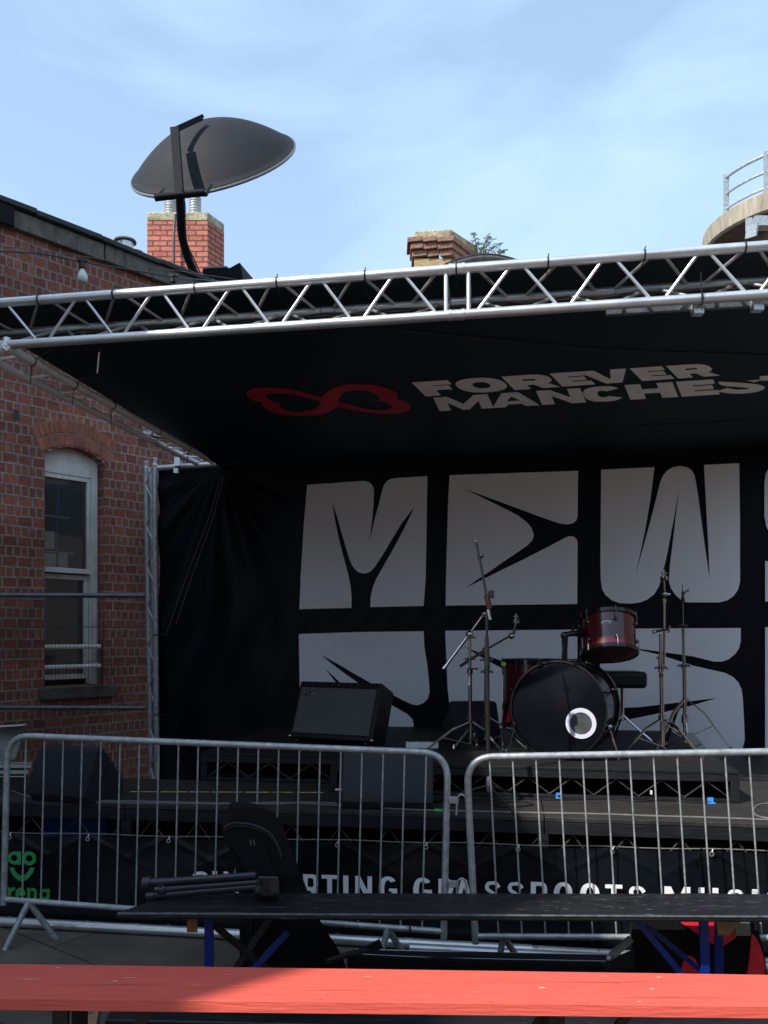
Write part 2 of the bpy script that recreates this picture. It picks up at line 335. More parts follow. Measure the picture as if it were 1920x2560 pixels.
        if smooth:
            for p in me.polygons: p.use_smooth = True
            me.set_sharp_from_angle(angle=R(angle))
        if bevel:
            bv = o.modifiers.new('bevel', 'BEVEL'); bv.width = bevel; bv.segments = seg; bv.limit_method = 'ANGLE'; bv.angle_limit = R(40); bv.harden_normals = False
        if sub:
            sb = o.modifiers.new('subdivision', 'SUBSURF'); sb.levels = sub; sb.render_levels = sub
        return o
def part(name, m, parent, f, **k):
    b = B(); f(b); return b.build(name, m, parent, **k)
def merge(dst, src):
    bm = bmesh.new(); bm.from_mesh(dst.data); n0 = len(bm.faces); k = len(dst.data.materials)
    bm.from_mesh(src.data); bm.faces.ensure_lookup_table()
    for f in bm.faces[n0:]: f.material_index = k
    bm.to_mesh(dst.data); bm.free(); dst.data.materials.append(src.data.materials[0])
    me = src.data; bpy.data.objects.remove(src); bpy.data.meshes.remove(me)
def smooth_path(pts, n=6):
    pts = [Vector(p) for p in pts]; out = []
    for i in range(len(pts)-1):
        p0 = pts[max(i-1, 0)]; p1 = pts[i]; p2 = pts[i+1]; p3 = pts[min(i+2, len(pts)-1)]
        for k in range(n):
            t = k/n
            out.append(0.5*((2*p1)+(-p0+p2)*t+(2*p0-5*p1+4*p2-p3)*t*t+(-p0+3*p1-3*p2+p3)*t*t*t))
    out.append(pts[-1]); return out

# ------------------------------------------------------------------ lettering
def arc(cx, cy, rx, ry, a0, a1, n=14, p=2.3):
    o = []
    for i in range(n+1):
        a = R(a0+(a1-a0)*i/n); c, s_ = math.cos(a), math.sin(a)
        o.append((cx+rx*math.copysign(abs(c)**(2/p), c), cy+ry*math.copysign(abs(s_)**(2/p), s_)))
    return o
def glyph(ch, t, h):     # unit box, t stem width, h bar height; returns list of (outer, holes...) loops
    if ch == 'I': return [[(0, 0), (1, 0), (1, 1), (0, 1)]]
    if ch == 'F': return [[(0, 0), (t, 0), (t, .36), (.86, .36), (.86, .36+h), (t, .36+h), (t, 1-h), (.97, 1-h), (.97, 1), (0, 1)]]
    if ch == 'E': return [[(0, 0), (1, 0), (1, h), (t, h), (t, .5-h*.45), (.9, .5-h*.45), (.9, .5+h*.45), (t, .5+h*.45), (t, 1-h), (.98, 1-h), (.98, 1), (0, 1)]]
    if ch == 'T': return [[(.5-t/2, 0), (.5+t/2, 0), (.5+t/2, 1-h), (1, 1-h), (1, 1), (0, 1), (0, 1-h), (.5-t/2, 1-h)]]
    if ch == 'H': return [[(0, 0), (t, 0), (t, .5-h/2), (1-t, .5-h/2), (1-t, 0), (1, 0), (1, 1), (1-t, 1), (1-t, .5+h/2), (t, .5+h/2), (t, 1), (0, 1)]]
    if ch == 'V': return [[(.5-t*.5, 0), (.5+t*.5, 0), (1, 1), (1-t, 1), (.5, .3), (t, 1), (0, 1)]]
    if ch == 'N': return [[(0, 0), (t*.9, 0), (t*.9, .58), (1-t*.95, 0), (1, 0), (1, 1), (1-t*.9, 1), (1-t*.9, .42), (t*.95, 1), (0, 1)]]
    if ch == 'M': return [[(0, 0), (t*.72, 0), (t*.72, .55), (.5-t*.2, 0), (.5+t*.2, 0), (1-t*.72, .55), (1-t*.72, 0), (1, 0), (1, 1), (1-t*.85, 1), (.5, .42), (t*.85, 1), (0, 1)]]
    if ch == 'A': return [[(0, 0), (t*.85, 0), (t*.85+.06, .17), (1-t*.85-.06, .17), (1-t*.85, 0), (1, 0), (.5+t*.52, 1), (.5-t*.52, 1)], [(.5, .72), (.5+.5*(1-t)*.42, .17+h*.8), (.5-.5*(1-t)*.42, .17+h*.8)]]
    if ch == 'O': return [arc(.5, .5, .5, .52, 0, 359, 40), arc(.5, .5, .5-t, .52-h, 0, 359, 40)]
    if ch == 'U': return [[(0, 1), (0, .4)]+arc(.5, .4, .5, .42, 180, 360, 16)+[(1, 1), (1-t, 1), (1-t, .4)]+arc(.5, .4, .5-t, .42-h, 360, 180, 16)+[(t, 1)]]
    if ch in 'PR':
        by = .38; o = [(0, 0), (t, 0), (t, by-h*.3)]
        if ch == 'R': o += [(.5, by-h*.3), (1-t*1.05, 0), (1.02, 0), (.8, by-.0)]
        else: o += [(.62, by-h*.3)]
        o += arc(.62, (1+by-h*.3)/2, .36, (1-by+h*.3)/2, -60 if ch == 'R' else -90, 90, 12)+[(0, 1)]
        lo, hi = by-h*.3+h, 1-h
        return [o, [(t, lo), (.6, lo)]+arc(.6, (lo+hi)/2, max(.04, .38-t), (hi-lo)/2, -90, 90, 8)+[(t, hi)]]
    if ch == 'C': return [arc(.5, .5, .5, .52, 30, 330, 30, 2.5)+arc(.5, .5, .5-t, .52-h, 318, 42, 26)]
    if ch == 'G': return [arc(.5, .5, .5, .52, 38, 290, 28)+[(1, .12), (1, .54), (.55, .54), (.55, .54-h*.8), (1-t, .54-h*.8), (1-t, .22)]+arc(.5, .5, .5-t, .52-h, 300, 48, 24)]
    if ch == 'S':
        sp = [(.93, .72), (.82, .835), (.66, .9), (.5, .91-.02), (.3, .87), (.2, .74), (.27, .62), (.5, .52), (.74, .4), (.82, .27), (.7, .14), (.5, .1), (.32, .12), (.17, .2), (.06, .31)]
        sp = [(p.x, p.y) for p in smooth_path([Vector((a, c, 0)) for a, c in sp], 4)]
        return [ribbon(sp, t, h)]
    return []
def ribbon(sp, t, h):
    L_, R_ = [], []
    for i, p in enumerate(sp):
        a = sp[max(0, i-1)]; b = sp[min(len(sp)-1, i+1)]
        dx, dy = b[0]-a[0], b[1]-a[1]; n = math.hypot(dx, dy) or 1
        nx, ny = -dy/n, dx/n; wx = t*.4; wy = h*.44
        L_.append((p[0]+nx*wx, p[1]+ny*wy)); R_.append((p[0]-nx*wx, p[1]-ny*wy))
    return L_+R_[::-1]
def homog(src, dst):
    import numpy as np
    A = []; bb = []
    for (x, y), (X, Y) in zip(src, dst):
        A.append([x, y, 1, 0, 0, 0, -X*x, -X*y]); bb.append(X)
        A.append([0, 0, 0, x, y, 1, -Y*x, -Y*y]); bb.append(Y)
    hh = np.linalg.solve(np.array(A, float), np.array(bb, float))
    def f(x, y):
        d = hh[6]*x+hh[7]*y+1; return ((hh[0]*x+hh[1]*y+hh[2])/d, (hh[3]*x+hh[4]*y+hh[5])/d)
    return f

# ------------------------------------------------------------------ ground and roofs around
b = B(); b.grid(lambda u, v: Vector((-60+120*u, -30+150*v, 0)), 2, 2)
tag(b.build('ground', M_PAVE, smooth=False), 'dark worn paving slabs of the yard', None, kind='structure')

# ------------------------------------------------------------------ brick building on the left
ZT = 5.06
def wuv(co, n):
    d = co-W0
    if abs(n.dot(WD)) > 0.8: return (d.dot(WN)+7.03, co.z)
    return (d.dot(WD)+20, co.z)
bb_ = thing('brick_building', W0, 'old red brick building with stone coping and an arched sash window, left of the stage', 'building')
s0, s1 = WS(112), WS(262); zs = WZ(180, 1714); zl, zr = WZ(112, 1124), WZ(262, 1160)
zspr = (zl+zr)/2-0.02; zap = zspr+0.105
ah = [(s0+(s1-s0)*i/14, zspr+(zap-zspr)*math.sin(math.pi*i/14)**0.8) for i in range(15)]
hole = [(s0, zs)]+[(s1, zs)]+[p for p in ah[::-1]]
SL, SR = -5.3, 5.2
b = B(); b.sheet([[(SL, 0), (SR, 0), (SR, ZT), (SL, ZT)], hole], lambda s, z: WP(s, z))
for i in range(len(hole)):      # reveals
    p, q = hole[i], hole[(i+1) % len(hole)]
    b.face([b.bm.verts.new(WP(p[0], p[1])), b.bm.verts.new(WP(q[0], q[1])), b.bm.verts.new(WP(q[0], q[1], -0.13)), b.bm.verts.new(WP(p[0], p[1], -0.13))])
D = 7.0
for (a, c) in ((SL, SL), (SR, SR)):
    b.face([b.bm.verts.new(WP(a, 0)), b.bm.verts.new(WP(a, 0, -D)), b.bm.verts.new(WP(a, ZT, -D)), b.bm.verts.new(WP(a, ZT))])
b.face([b.bm.verts.new(WP(SL, 0, -D)), b.bm.verts.new(WP(SR, 0, -D)), b.bm.verts.new(WP(SR, ZT, -D)), b.bm.verts.new(WP(SL, ZT, -D))])
bmesh.ops.recalc_face_normals(b.bm, faces=b.bm.faces[:])
b.build('wall', M_BRICK, bb_, smooth=False, uvf=wuv)
part('roof', M_FELT, bb_, lambda b: b.hexa([WP(s, z, o) for z in (ZT-0.1, ZT) for o in (-D, -0.12) for s in (SL, SR)]), smooth=False)
b = B()
s = SL; k = 0
while s < SR:
    ln = 1.05+0.12*math.sin(k*3.3); e = min(SR, s+ln-0.008); z0 = ZT-0.005+0.004*math.sin(k*2.1); k += 1
    b.hexa([WP(q, z, o) for z in (z0, z0+0.155) for o in (-0.3, 0.055+0.006*math.sin(k)) for q in (s, e)]); s += ln
b.build('coping', mat('weathered_coping', (0.13, 0.115, 0.095), 0.9, 0, .45, 7, .9, 22, (2, 2, .8), wear=(.24, .22, .18), wearpos=.6), bb_, bevel=0.008)
b = B()
s = SL; k = 0
while s < SR:
    ln = 0.62; e = s+ln-0.004; dz = 0.012*math.sin(k*1.7); k += 1
    b.hexa([WP(q, ZT+0.152+z+dz*(q != s), o) for z in (0.0, 0.045) for o in (-0.34, 0.10) for q in (s, e)]); s += ln
b.build('roof_edge', M_FELT, bb_, bevel=0.006)
# gutter box at the far left
part('gutter_end', M_MAST, bb_, lambda b: b.hexa([WP(s, z, o) for z in (ZT-0.02, ZT+0.15) for o in (0.062, 0.09) for s in (-0.6, WS(24))]), bevel=0.005)
# arch: two rings of voussoirs, mortar bed behind
def arcpt(f, off):
    s = s0-0.02+(s1-s0+0.04)*f; z = zspr+0.01+(zap-zspr)*math.sin(math.pi*min(1, max(0, f)))**0.8
    fx = (f-0.5)*2; nx, nz = fx*0.42, 1.0; n = math.hypot(nx, nz)
    return s+nx/n*off, z+nz/n*off
b = B()
for ring, (o0, o1, nb) in enumerate(((0.004, 0.108, 15), (0.118, 0.222, 17))):
    for i in range(nb):
        f0, f1 = (i+0.07)/nb, (i+0.93)/nb
        f0 = f0*1.04-0.02; f1 = f1*1.04-0.02
        q = [arcpt(f0, o0), arcpt(f1, o0), arcpt(f0, o1), arcpt(f1, o1)]
        jit = random.uniform(0.004, 0.012)
        b.hexa([WP(q[0][0], q[0][1], -0.01), WP(q[1][0], q[1][1], -0.01), WP(q[0][0], q[0][1], jit), WP(q[1][0], q[1][1], jit),
                WP(q[2][0], q[2][1], -0.01), WP(q[3][0], q[3][1], -0.01), WP(q[2][0], q[2][1], jit), WP(q[3][0], q[3][1], jit)])
bmesh.ops.recalc_face_normals(b.bm, faces=b.bm.faces[:])
b.build('window_arch', M_BRICKV, bb_, bevel=0.003)
b = B()
fs = [i/20*1.05-0.025 for i in range(21)]
b.sheet([[arcpt(f, 0.003) for f in fs]+[arcpt(f, 0.226) for f in fs[::-1]]], lambda s, z: WP(s, z, 0.003))
b.build('arch_mortar', M_MORTAR, bb_, smooth=False)
part('window_sill', M_STONE, bb_, lambda b: b.hexa([WP(s, z, o) for z in (zs-0.115, zs-0.005) for o in (-0.13, 0.07) for s in (WS(97), WS(285))]), bevel=0.01)
# sash window
wn = B()
fx0, fx1 = s0, s1-0.01
inner = lambda a, d0, d1, z0, z1, s_a, s_b: a.hexa([WP(s, z, o) for z in (z0, z1) for o in (d0, d1) for s in (s_a, s_b)])
zhd = WZ(180, 1183)
inner(wn, -0.22, -0.1, zs, zap, s0-0.06, s0-0.008); inner(wn, -0.22, -0.1, zs, zap-0.03, s1-0.075, s1-0.012)
inner(wn, -0.22, -0.105, zhd, zap+0.05, s0-0.008, s1-0.075)
win = wn.build('window', M_FRAMEW, bb_, bevel=0.004)
zm = WZ(180, 1425)
def sash(name, za, zb, dep, bw_=0.045):
    q = B(); a0, a1 = s0-0.04, s1-0.077
    inner(q, dep-0.04, dep, za, za+bw_, a0, a1); inner(q, dep-0.04, dep, zb-bw_, zb, a0, a1)
    inner(q, dep-0.04, dep, za+bw_, zb-bw_, a0, a0+bw_*0.8); inner(q, dep-0.04, dep, za+bw_, zb-bw_, a1-bw_*0.8, a1)
    o = q.build(name, M_FRAMEW, win, bevel=0.003)
    part('pane', M_GLASS, win, lambda b: b.sheet([[(a0+0.03, za+0.04), (a1-0.03, za+0.04), (a1-0.03, zb-0.04), (a0+0.03, zb-0.04)]], lambda s, z: WP(s, z, dep-0.02)), smooth=False)
sash('sash', zm-0.02, zhd+0.005, -0.115); sash('sash', zs+0.05, zm-0.03, -0.165)
part('blind_cord', M_BLUEP, win, lambda b: (b.bar(WP(WS(172), zm+0.02, -0.25), WP(WS(174), zhd-0.06, -0.25), 0.012, 0.012), b.bar(WP(WS(147), zs+0.35, -0.25), WP(WS(147), zm-0.05, -0.25), 0.03, 0.008, WD)))
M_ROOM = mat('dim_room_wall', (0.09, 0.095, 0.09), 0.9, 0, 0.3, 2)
M_CREAM = mat('cream_furniture', (0.75, 0.72, 0.58), 0.7, 0, 0.15, 4)
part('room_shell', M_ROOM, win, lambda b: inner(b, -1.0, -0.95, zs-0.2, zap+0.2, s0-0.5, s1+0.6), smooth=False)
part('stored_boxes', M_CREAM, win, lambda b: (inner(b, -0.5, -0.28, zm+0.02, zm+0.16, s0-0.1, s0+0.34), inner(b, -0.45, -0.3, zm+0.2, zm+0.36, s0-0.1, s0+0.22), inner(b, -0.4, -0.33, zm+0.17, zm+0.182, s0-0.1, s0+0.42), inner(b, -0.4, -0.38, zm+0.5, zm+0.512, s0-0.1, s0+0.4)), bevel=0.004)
for yy in (1617, 1667):
    part('safety_bar', M_FRAMEW, bb_, lambda b: b.tube([WP(s0+0.005, WZ(180, yy), -0.03), WP(s1-0.03, WZ(180, yy), -0.03)], 0.021))
part('bar_bracket', M_ROD, bb_, lambda b: b.bar(WP(s1-0.035, zs+0.02, -0.03), WP(s1-0.035, zs+0.36, -0.03), 0.03, 0.012))
part('vent_hole', M_BLKMET, bb_, lambda b: inner(b, 0.002, 0.006, WZ(40, 1050), WZ(40, 1025), WS(34), WS(47)), smooth=False)
# pale blue pane high on the wall (seen between canopy and side truss)
pw = part('window', M_FRAMEW, bb_, lambda b: inner(b, 0.0, 0.03, WZ(390, 1092), WZ(390, 1020), WS(355), WS(425)), bevel=0.004)
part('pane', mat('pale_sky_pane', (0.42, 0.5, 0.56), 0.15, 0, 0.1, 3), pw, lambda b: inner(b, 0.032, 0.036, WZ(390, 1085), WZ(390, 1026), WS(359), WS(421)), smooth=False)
# roof pots
for i, (x, y, rr) in enumerate(((313, 617, 0.075), (338, 645, 0.06))):
    Y = 8.35+i*0.3
    c = P(x, y+14, Y)
    t = thing('roof_vent', c, ['short silver vent pot on the roof edge, nearer the bulb', 'squat white vent on the roof edge right of the silver pot'][i], 'vent', 'vents on the brick roof')
    part('pot', M_ALU if i == 0 else M_WHITE, t, lambda b: b.lathe([(rr, -0.25), (rr, 0.06), (rr*1.05, 0.075), (rr*1.05, 0.09), (0.001, 0.1)], c, n=20))
    part('cap', M_SLATE, t, lambda b: b.lathe([(rr*1.45, 0.1), (rr*1.4, 0.115), (0.001, 0.13)], c, n=20))

# unseen building added out of view on the left to cast the yard's shade edge
sb = thing('shade_building', (-10, 1.0, 0), 'unseen plain tall block added beyond the left edge to cast shade on the yard', 'building')
part('wall', M_RENDER, sb, lambda b: b.box((-11.24, 1.0, 4.85), (10, 5.72, 9.7)), smooth=False)
part('roof', M_FELT, sb, lambda b: b.box((-11.24, 1.0, 9.75), (10.1, 5.8, 0.1)), smooth=False)

eb = thing('rear_sky_blocker', (4, -9, 0), 'unseen plain block added behind the viewer to cut sky light', 'building')  # unseen mass added to hold sky light off the stage front
part('wall', M_RENDER, eb, lambda b: b.box((5.0, -9.5, 2.9), (24, 6, 5.8)), smooth=False)
part('roof', M_FELT, eb, lambda b: b.box((5.0, -9.5, 5.85), (24.2, 6.2, 0.1)), smooth=False)
rb3 = thing('side_sky_blocker', (12, 2, 0), 'unseen plain block added beyond the right side to cut sky light', 'building')  # added out of view to reduce sky fill from the right
part('wall', M_RENDER, rb3, lambda b: b.box((13.0, 4.0, 3.25), (6, 20, 6.5)), smooth=False)
part('roof', M_FELT, rb3, lambda b: b.box((13.0, 4.0, 6.55), (6.2, 20.2, 0.1)), smooth=False)

# ------------------------------------------------------------------ far roofs, chimneys, tower
tb = thing('terrace_building', (0, 15, 0), 'low brick terrace mostly hidden behind the stage canopy', 'building')
part('wall', M_BRICKO, tb, lambda b: b.box((0.5, 17.5, 3.2), (13, 7, 6.4)), smooth=False, uvf=lambda c, n: (c.x+c.y, c.z))
part('roof', M_FELT, tb, lambda b: b.box((0.5, 17.5, 6.45), (13.3, 7.3, 0.1)), smooth=False)
# chimney one
def cuv(c, n): return ((c.x if abs(n.y) > abs(n.x) else c.y)+20.05, c.z)
c0 = P(443, 560, 14.2); zt1 = P(443, 553, 14.2).z
ch = thing('chimney_stack', (c0.x, 14.5, 6.5), 'square painted orange-red brick chimney with two metal flue pots, behind the satellite dish', 'chimney')
xl, xr = P(368, 0, 14.2).x, P(519, 0, 14.2).x; yb = 14.6
def yawbox(b, x0, x1, y0, y1, z0, z1, sk=0.28):
    b.hexa([Vector((x+(sk if y == y1 else 0), y, z)) for z in (z0, z1) for y in (y0, y1) for x in (x0, x1)])
part('stack', M_BRICKO, ch, lambda b: yawbox(b, xl, xr, 14.2, yb, 6.5, zt1, 0.2), smooth=False, uvf=cuv)
part('cap', M_STONEL, ch, lambda b: yawbox(b, xl-0.005, xr+0.005, 14.19, yb+0.01, zt1, P(443, 530, 14.2).z, 0.2), bevel=0.02)
for xx, yy in ((426, 508), (488, 503)):
    cc = P(xx, yy, 14.5); zb = P(443, 530, 14.2).z
    def pot(b):
        pr = [(0.09, zb-cc.z-0.02)]
        k = 0; z = zb-cc.z
        while z < 0.0: pr += [(0.09, z), (0.1, z+0.012), (0.1, z+0.028), (0.09, z+0.035)]; z += 0.045
        pr += [(0.1, z), (0.1, z+0.02), (0.03, z+0.03)]
        b.lathe(pr, cc, n=20)
    part('flue_pot', mat('dull_flue_metal', (0.42, 0.42, 0.4), 0.5, 0.3, 0.3, 12), ch, pot)
part('aerial_pole', M_ROD, ch, lambda b: b.tube([P(434, 712, 14.1), P(434, 600, 14.1), P(438, 536, 14.1)], 0.022))
# chimney two
Yc = 11.2
ch2 = thing('chimney_stack', P(1080, 640, Yc+0.4)-Vector((0, 0, 0.8)), 'old stepped brick chimney with mossy stone top and a plant behind it', 'chimney')
def cb(b, x0, x1, ya, yb_, d0=0.0, dep=0.5, sk=0.41, tilt=0.0):
    a0, a1 = P(x0, 0, Yc).x, P(x1, 0, Yc).x; zt, zb = P(0, ya, Yc).z, P(0, yb_, Yc).z
    b.hexa([Vector((x+(sk if j else 0), (Yc+dep if j else Yc-d0), z+(tilt if x == a1 else 0))) for z in (zb, zt) for j in (0, 1) for x in (a0, a1)])
part('stone_top', M_STONEL, ch2, lambda b: cb(b, 1034, 1127, 577, 599.8, 0.0, 0.5, 0.41, 0.03), bevel=0.02)
for k, (x0, x1, ya, yb_) in enumerate(((1018, 1134, 600, 613.5), (1026, 1131, 614.5, 629), (1030, 1129, 630, 645))):
    def row(b):
        n = 3; prev = x0
        for i in range(n):
            nx_ = x0+(x1-x0)*(i+1)/n+random.uniform(-6, 6)*(i < n-1)
            jt = random.uniform(-0.006, 0.006)
            cb(b, prev, nx_-0.8, ya-random.uniform(0, .8), yb_-0.8, 0.03*(3-k)+jt, 0.55 if i == n-1 else 0.3, 0.43 if i == n-1 else 0.0, 0.02); prev = nx_
    part('brick_course', M_BRICKS, ch2, row, bevel=0.008)
part('stack', mat('buff_stone', (0.42, 0.3, 0.15), 0.9, 0, 0.35, 9, 0.8, 26), ch2, lambda b: cb(b, 1035, 1126, 645.2, 760, 0.0, 0.5, 0.4), bevel=0.01)
# arched dormer
def dorm(b):
    Y = 10.6; pts = [P(1118, 700, Y)]
    for i in range(17):
        f = i/16; x = 1112+f*206; pts.append(P(x, 668-36*math.sin(math.pi*(0.07+0.86*f))**0.9+4, Y))
    pts.append(P(1318, 700, Y)); b.prism(pts, Vector((0.35, 1.2, 0)))
dm = thing('arched_dormer', P(1210, 700, 10.9), 'grey arched dormer gable below the leafy weed', 'dormer')
part('gable', M_SLATE, dm, dorm)
def dlip(b):
    Y = 10.57; b.tube([P(1110+f/16*210, 667-36*math.sin(math.pi*(0.07+0.86*f/16))**0.9+4, Y) for f in range(17)], 0.012, 6)
part('lead_edge', M_FELT, dm, dlip)
# weed
pl = thing('weed_plant', P(1210, 640, 11.6), 'leafy buddleia weed sprouting beside the old stepped chimney', 'plant')
stems = [[(1196, 648), (1193, 620), (1188, 600), (1186, 583)], [(1200, 648), (1206, 622), (1214, 603), (1222, 590)], [(1208, 650), (1222, 630), (1236, 618), (1246, 612)],
         [(1215, 652), (1235, 640), (1250, 632), (1262, 626)], [(1203, 648), (1208, 630), (1212, 618), (1232, 600)]]
bs, bl = B(), B()
for sp in stems:
    pth = smooth_path([P(x, y, 11.6+random.uniform(-.12, .12)) for x, y in sp], 7)
    bs.tube(pth, [0.008-0.006*i/len(pth) for i in range(len(pth))], 5)
    for i, p in enumerate(pth):
        for k in range(4):
            d = Vector((random.uniform(-1, 1), random.uniform(-1, 1), random.uniform(-.5, .9))).normalized()
            ln = random.uniform(0.03, 0.075); sd = d.cross(Vector((random.random(), random.random(), 1))).normalized()*ln*0.13
            q = p+Vector((random.gauss(0, .012), random.gauss(0, .012), random.gauss(0, .012)))
            vs = [bl.bm.verts.new(v) for v in (q, q+d*ln*.5+sd, q+d*ln+Vector((0, 0, -.008)), q+d*ln*.5-sd)]; bl.face(vs)
bs.build('stem', mat('green_stem', (0.12, 0.11, 0.05), 0.8), pl)
bl.build('foliage', mat('weed_leaf', (0.2, 0.25, 0.16), 0.6, 0, 0.5, 30), pl, smooth=False)
# concrete tower with railing
D_, Rr = 16.0, 1.75
tc_ = Vector((P(1772, 0, D_).x+Rr*1.0, D_, 0)); zb = P(0, 611, D_).z; ztp = P(0, 563, D_).z
tw = thing('concrete_tower', tc_, 'round concrete tower top with curved metal railing at the right edge', 'tower')
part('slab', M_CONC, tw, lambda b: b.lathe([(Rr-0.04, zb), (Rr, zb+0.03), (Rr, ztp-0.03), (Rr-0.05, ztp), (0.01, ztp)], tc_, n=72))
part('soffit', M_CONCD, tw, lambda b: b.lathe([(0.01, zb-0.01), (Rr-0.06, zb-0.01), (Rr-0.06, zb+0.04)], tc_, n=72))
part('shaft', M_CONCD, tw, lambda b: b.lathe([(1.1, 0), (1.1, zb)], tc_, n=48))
def rp(a, z, rad=Rr-0.12): return tc_+Vector((-rad*math.cos(a), -rad*math.sin(a), z))
for dz, rr_ in ((0.68, 0.028), (0.38, 0.022), (0.1, 0.022)):
    part('rail', M_GALV, tw, lambda b: b.tube([rp(R(14+i*4), ztp+dz) for i in range(36)], rr_, 8))
for a in (14, 44, 86, 120):
    part('railing_post', M_GALV, tw, lambda b: b.bar(rp(R(a), ztp-0.05), rp(R(a), ztp+0.73), 0.09, 0.05, Vector((1, 0, 0))))
part('bracket', M_GALV, tw, lambda b: (b.bar(P(1872, 545, 14.0), P(1872, 578, 14.0), 0.1, 0.03, (1, 0, 0)), b.bar(P(1866, 582, 13.9), P(1893, 573, 13.7), 0.03, 0.2), b.box(P(1905, 558, 14.1), (0.3, 0.2, 0.16))))

# ------------------------------------------------------------------ satellite dish on its mast
Yd = 9.5; dc = P(531, 402, Yd)
ang = R(14.6); la = Vector((math.cos(ang), 0, math.sin(ang))); up_ = Vector((-math.sin(ang), 0, math.cos(ang)))
vw = (dc-Vector((0, 0, H))).normalized(); upp = (up_-vw*up_.dot(vw)).normalized(); lap = (la-vw*la.dot(vw)).normalized(); upp = (upp-lap*upp.dot(lap)).normalized()
nb_ = (upp*0.955-vw*0.25).normalized()     # towards the convex back
Rd = 0.925
dish = thing('satellite_dish', P(500, 706, 9.1), 'large charcoal satellite dish seen from behind on a bent black mast', 'satellite dish')
def bowl(b):
    n = 64; prof = []
    for i in range(19): rho = i/18; prof.append((Rd*rho*0.985+0.0001, 0.385*(1-rho*rho)))
    prof += [(Rd, -0.0), (Rd*1.012, -0.03), (Rd*0.99, -0.04), (Rd*0.975, -0.02)]
    for i in range(18, -1, -3): rho = i/18; prof.append((Rd*rho*0.97+0.0001, 0.385*(1-rho*rho)-0.02))
    b.lathe(prof, dc, nb_, n)
bo = part('reflector', M_DISH, dish, bowl, angle=60)
part('rim', mat('dish_rim', (0.13, 0.13, 0.14), 0.4, 0, 0.1, 5), dish, lambda b: b.lathe([(Rd*1.0, -0.045), (Rd*1.02, -0.04), (Rd*1.025, -0.02), (Rd*1.008, -0.006), (Rd*0.999, -0.02)], dc, nb_, 64, True))
part('back_beam', M_MAST, dish, lambda b: b.bar(P(437, 322, 8.85), P(449, 492, 8.5), 0.09, 0.06, (1, 0, 0)), bevel=0.006)
part('cross_bar', M_MAST, dish, lambda b: b.tube([P(387, 494, 8.47), P(511, 481, 8.47)], 0.036, 14))
part('top_bracket', M_MAST, dish, lambda b: (b.bar(P(436, 323, 8.87), P(506, 291, 9.1), 0.05, 0.035), b.bar(P(438, 330, 8.85), P(507, 298, 9.08), 0.02, 0.02)), bevel=0.004)
for (xa, ya, xb, yb2) in ((386, 492, 412, 461), (508, 488, 531, 450)):
    part('bracket', M_MAST, dish, lambda b: b.hexa([P(x, y, Y) for y0, y1 in (((ya, yb2)),) for (y) in (ya+4, yb2+10) for Y in (8.46, 8.56) for x in ((xa-2, xa+10) if y == ya+4 else (xb-6, xb+2))]), bevel=0.003)
part('mast', M_MAST, dish, lambda b: b.tube(smooth_path([P(450, 484, 8.5), P(452, 540, 8.6), P(455, 588, 8.75), P(468, 640, 8.9), P(489, 690, 9.1), P(508, 740, 9.1), P(520, 800, 9.15), P(524, 860, 9.2)], 6), 0.044, 16))
part('coax_cable', M_CORDK, dish, lambda b: b.tube(smooth_path([P(455, 470, 8.42), P(462, 510, 8.5), P(463, 560, 8.62), P(468, 610, 8.78), P(488, 655, 8.9), P(506, 700, 9.0), P(512, 760, 9.05)], 4), .008, 6))
# black roof box beside it
rb = thing('roof_box', P(556, 706, 9.6), 'black box with a pale slanted lid on the roof right of the dish mast', 'roof vent')
yr = 9.5
def rbx(b):
    b.prism([P(505, 720, yr), P(505, 673, yr), P(520, 668, yr), P(572, 670, yr), P(599, 655, yr), P(604, 675, yr), P(608, 705, yr), P(608, 720, yr)], Vector((0.1, 0.5, 0)))
part('body', M_MAST, rb, rbx, bevel=0.01)
part('lid', mat('pale_lid', (0.22, 0.24, 0.27), 0.3, 0, 0.1, 6), rb, lambda b: b.hexa([Vector(p)+Vector((0, 0, z)) for z in (0.004, 0.02) for p in (P(508, 672, 9.49), P(566, 669, 9.49), P(528, 660, 9.49)+Vector((0, .5, .0)), P(597, 655, 9.49)+Vector((0, .5, 0)))]), smooth=False)

# string of bulbs
sg = thing('string_lights', P(203, 655, 6.0), 'black festoon cable with an unlit opal bulb hanging in front of the brick wall', 'string lights')
part('cable', M_CORDK, sg, lambda b: b.tube(smooth_path([P(-60, 624, 5.2), P(0, 628, 5.4), P(100, 634, 5.7), P(203, 654, 6.0), P(330, 675, 6.5), P(433, 692, 7.0), P(520, 701, 8.2), P(600, 706, 9.5)], 6), 0.0055, 6))
part('catenary_wire', M_ROD, sg, lambda b: b.tube([P(-60, 608, 5.2), P(150, 632, 5.9), P(330, 660, 6.5), P(600, 700, 9.5)], 0.003, 5))
def bulb(x, y, Y, lit):
    c = P(x, y, Y)
    s_ = part('socket', M_CORDK, sg, lambda b: (b.lathe([(0.02, -0.055), (0.024, -0.05), (0.024, -0.012), (0.028, -0.008), (0.028, 0.004), (0.012, 0.012)], c, n=16), b.box(c+Vector((0, 0, 0.006)), (0.075, 0.02, 0.018))))
    if lit: part('bulb', M_BULB, sg, lambda b: b.lathe([(0.014, -0.05), (0.017, -0.065), (0.033, -0.1), (0.036, -0.118), (0.031, -0.138), (0.018, -0.151), (0.001, -0.155)], c, n=24), angle=80)
bulb(206, 653, 6.0, True); bulb(433, 690, 7.0, False)

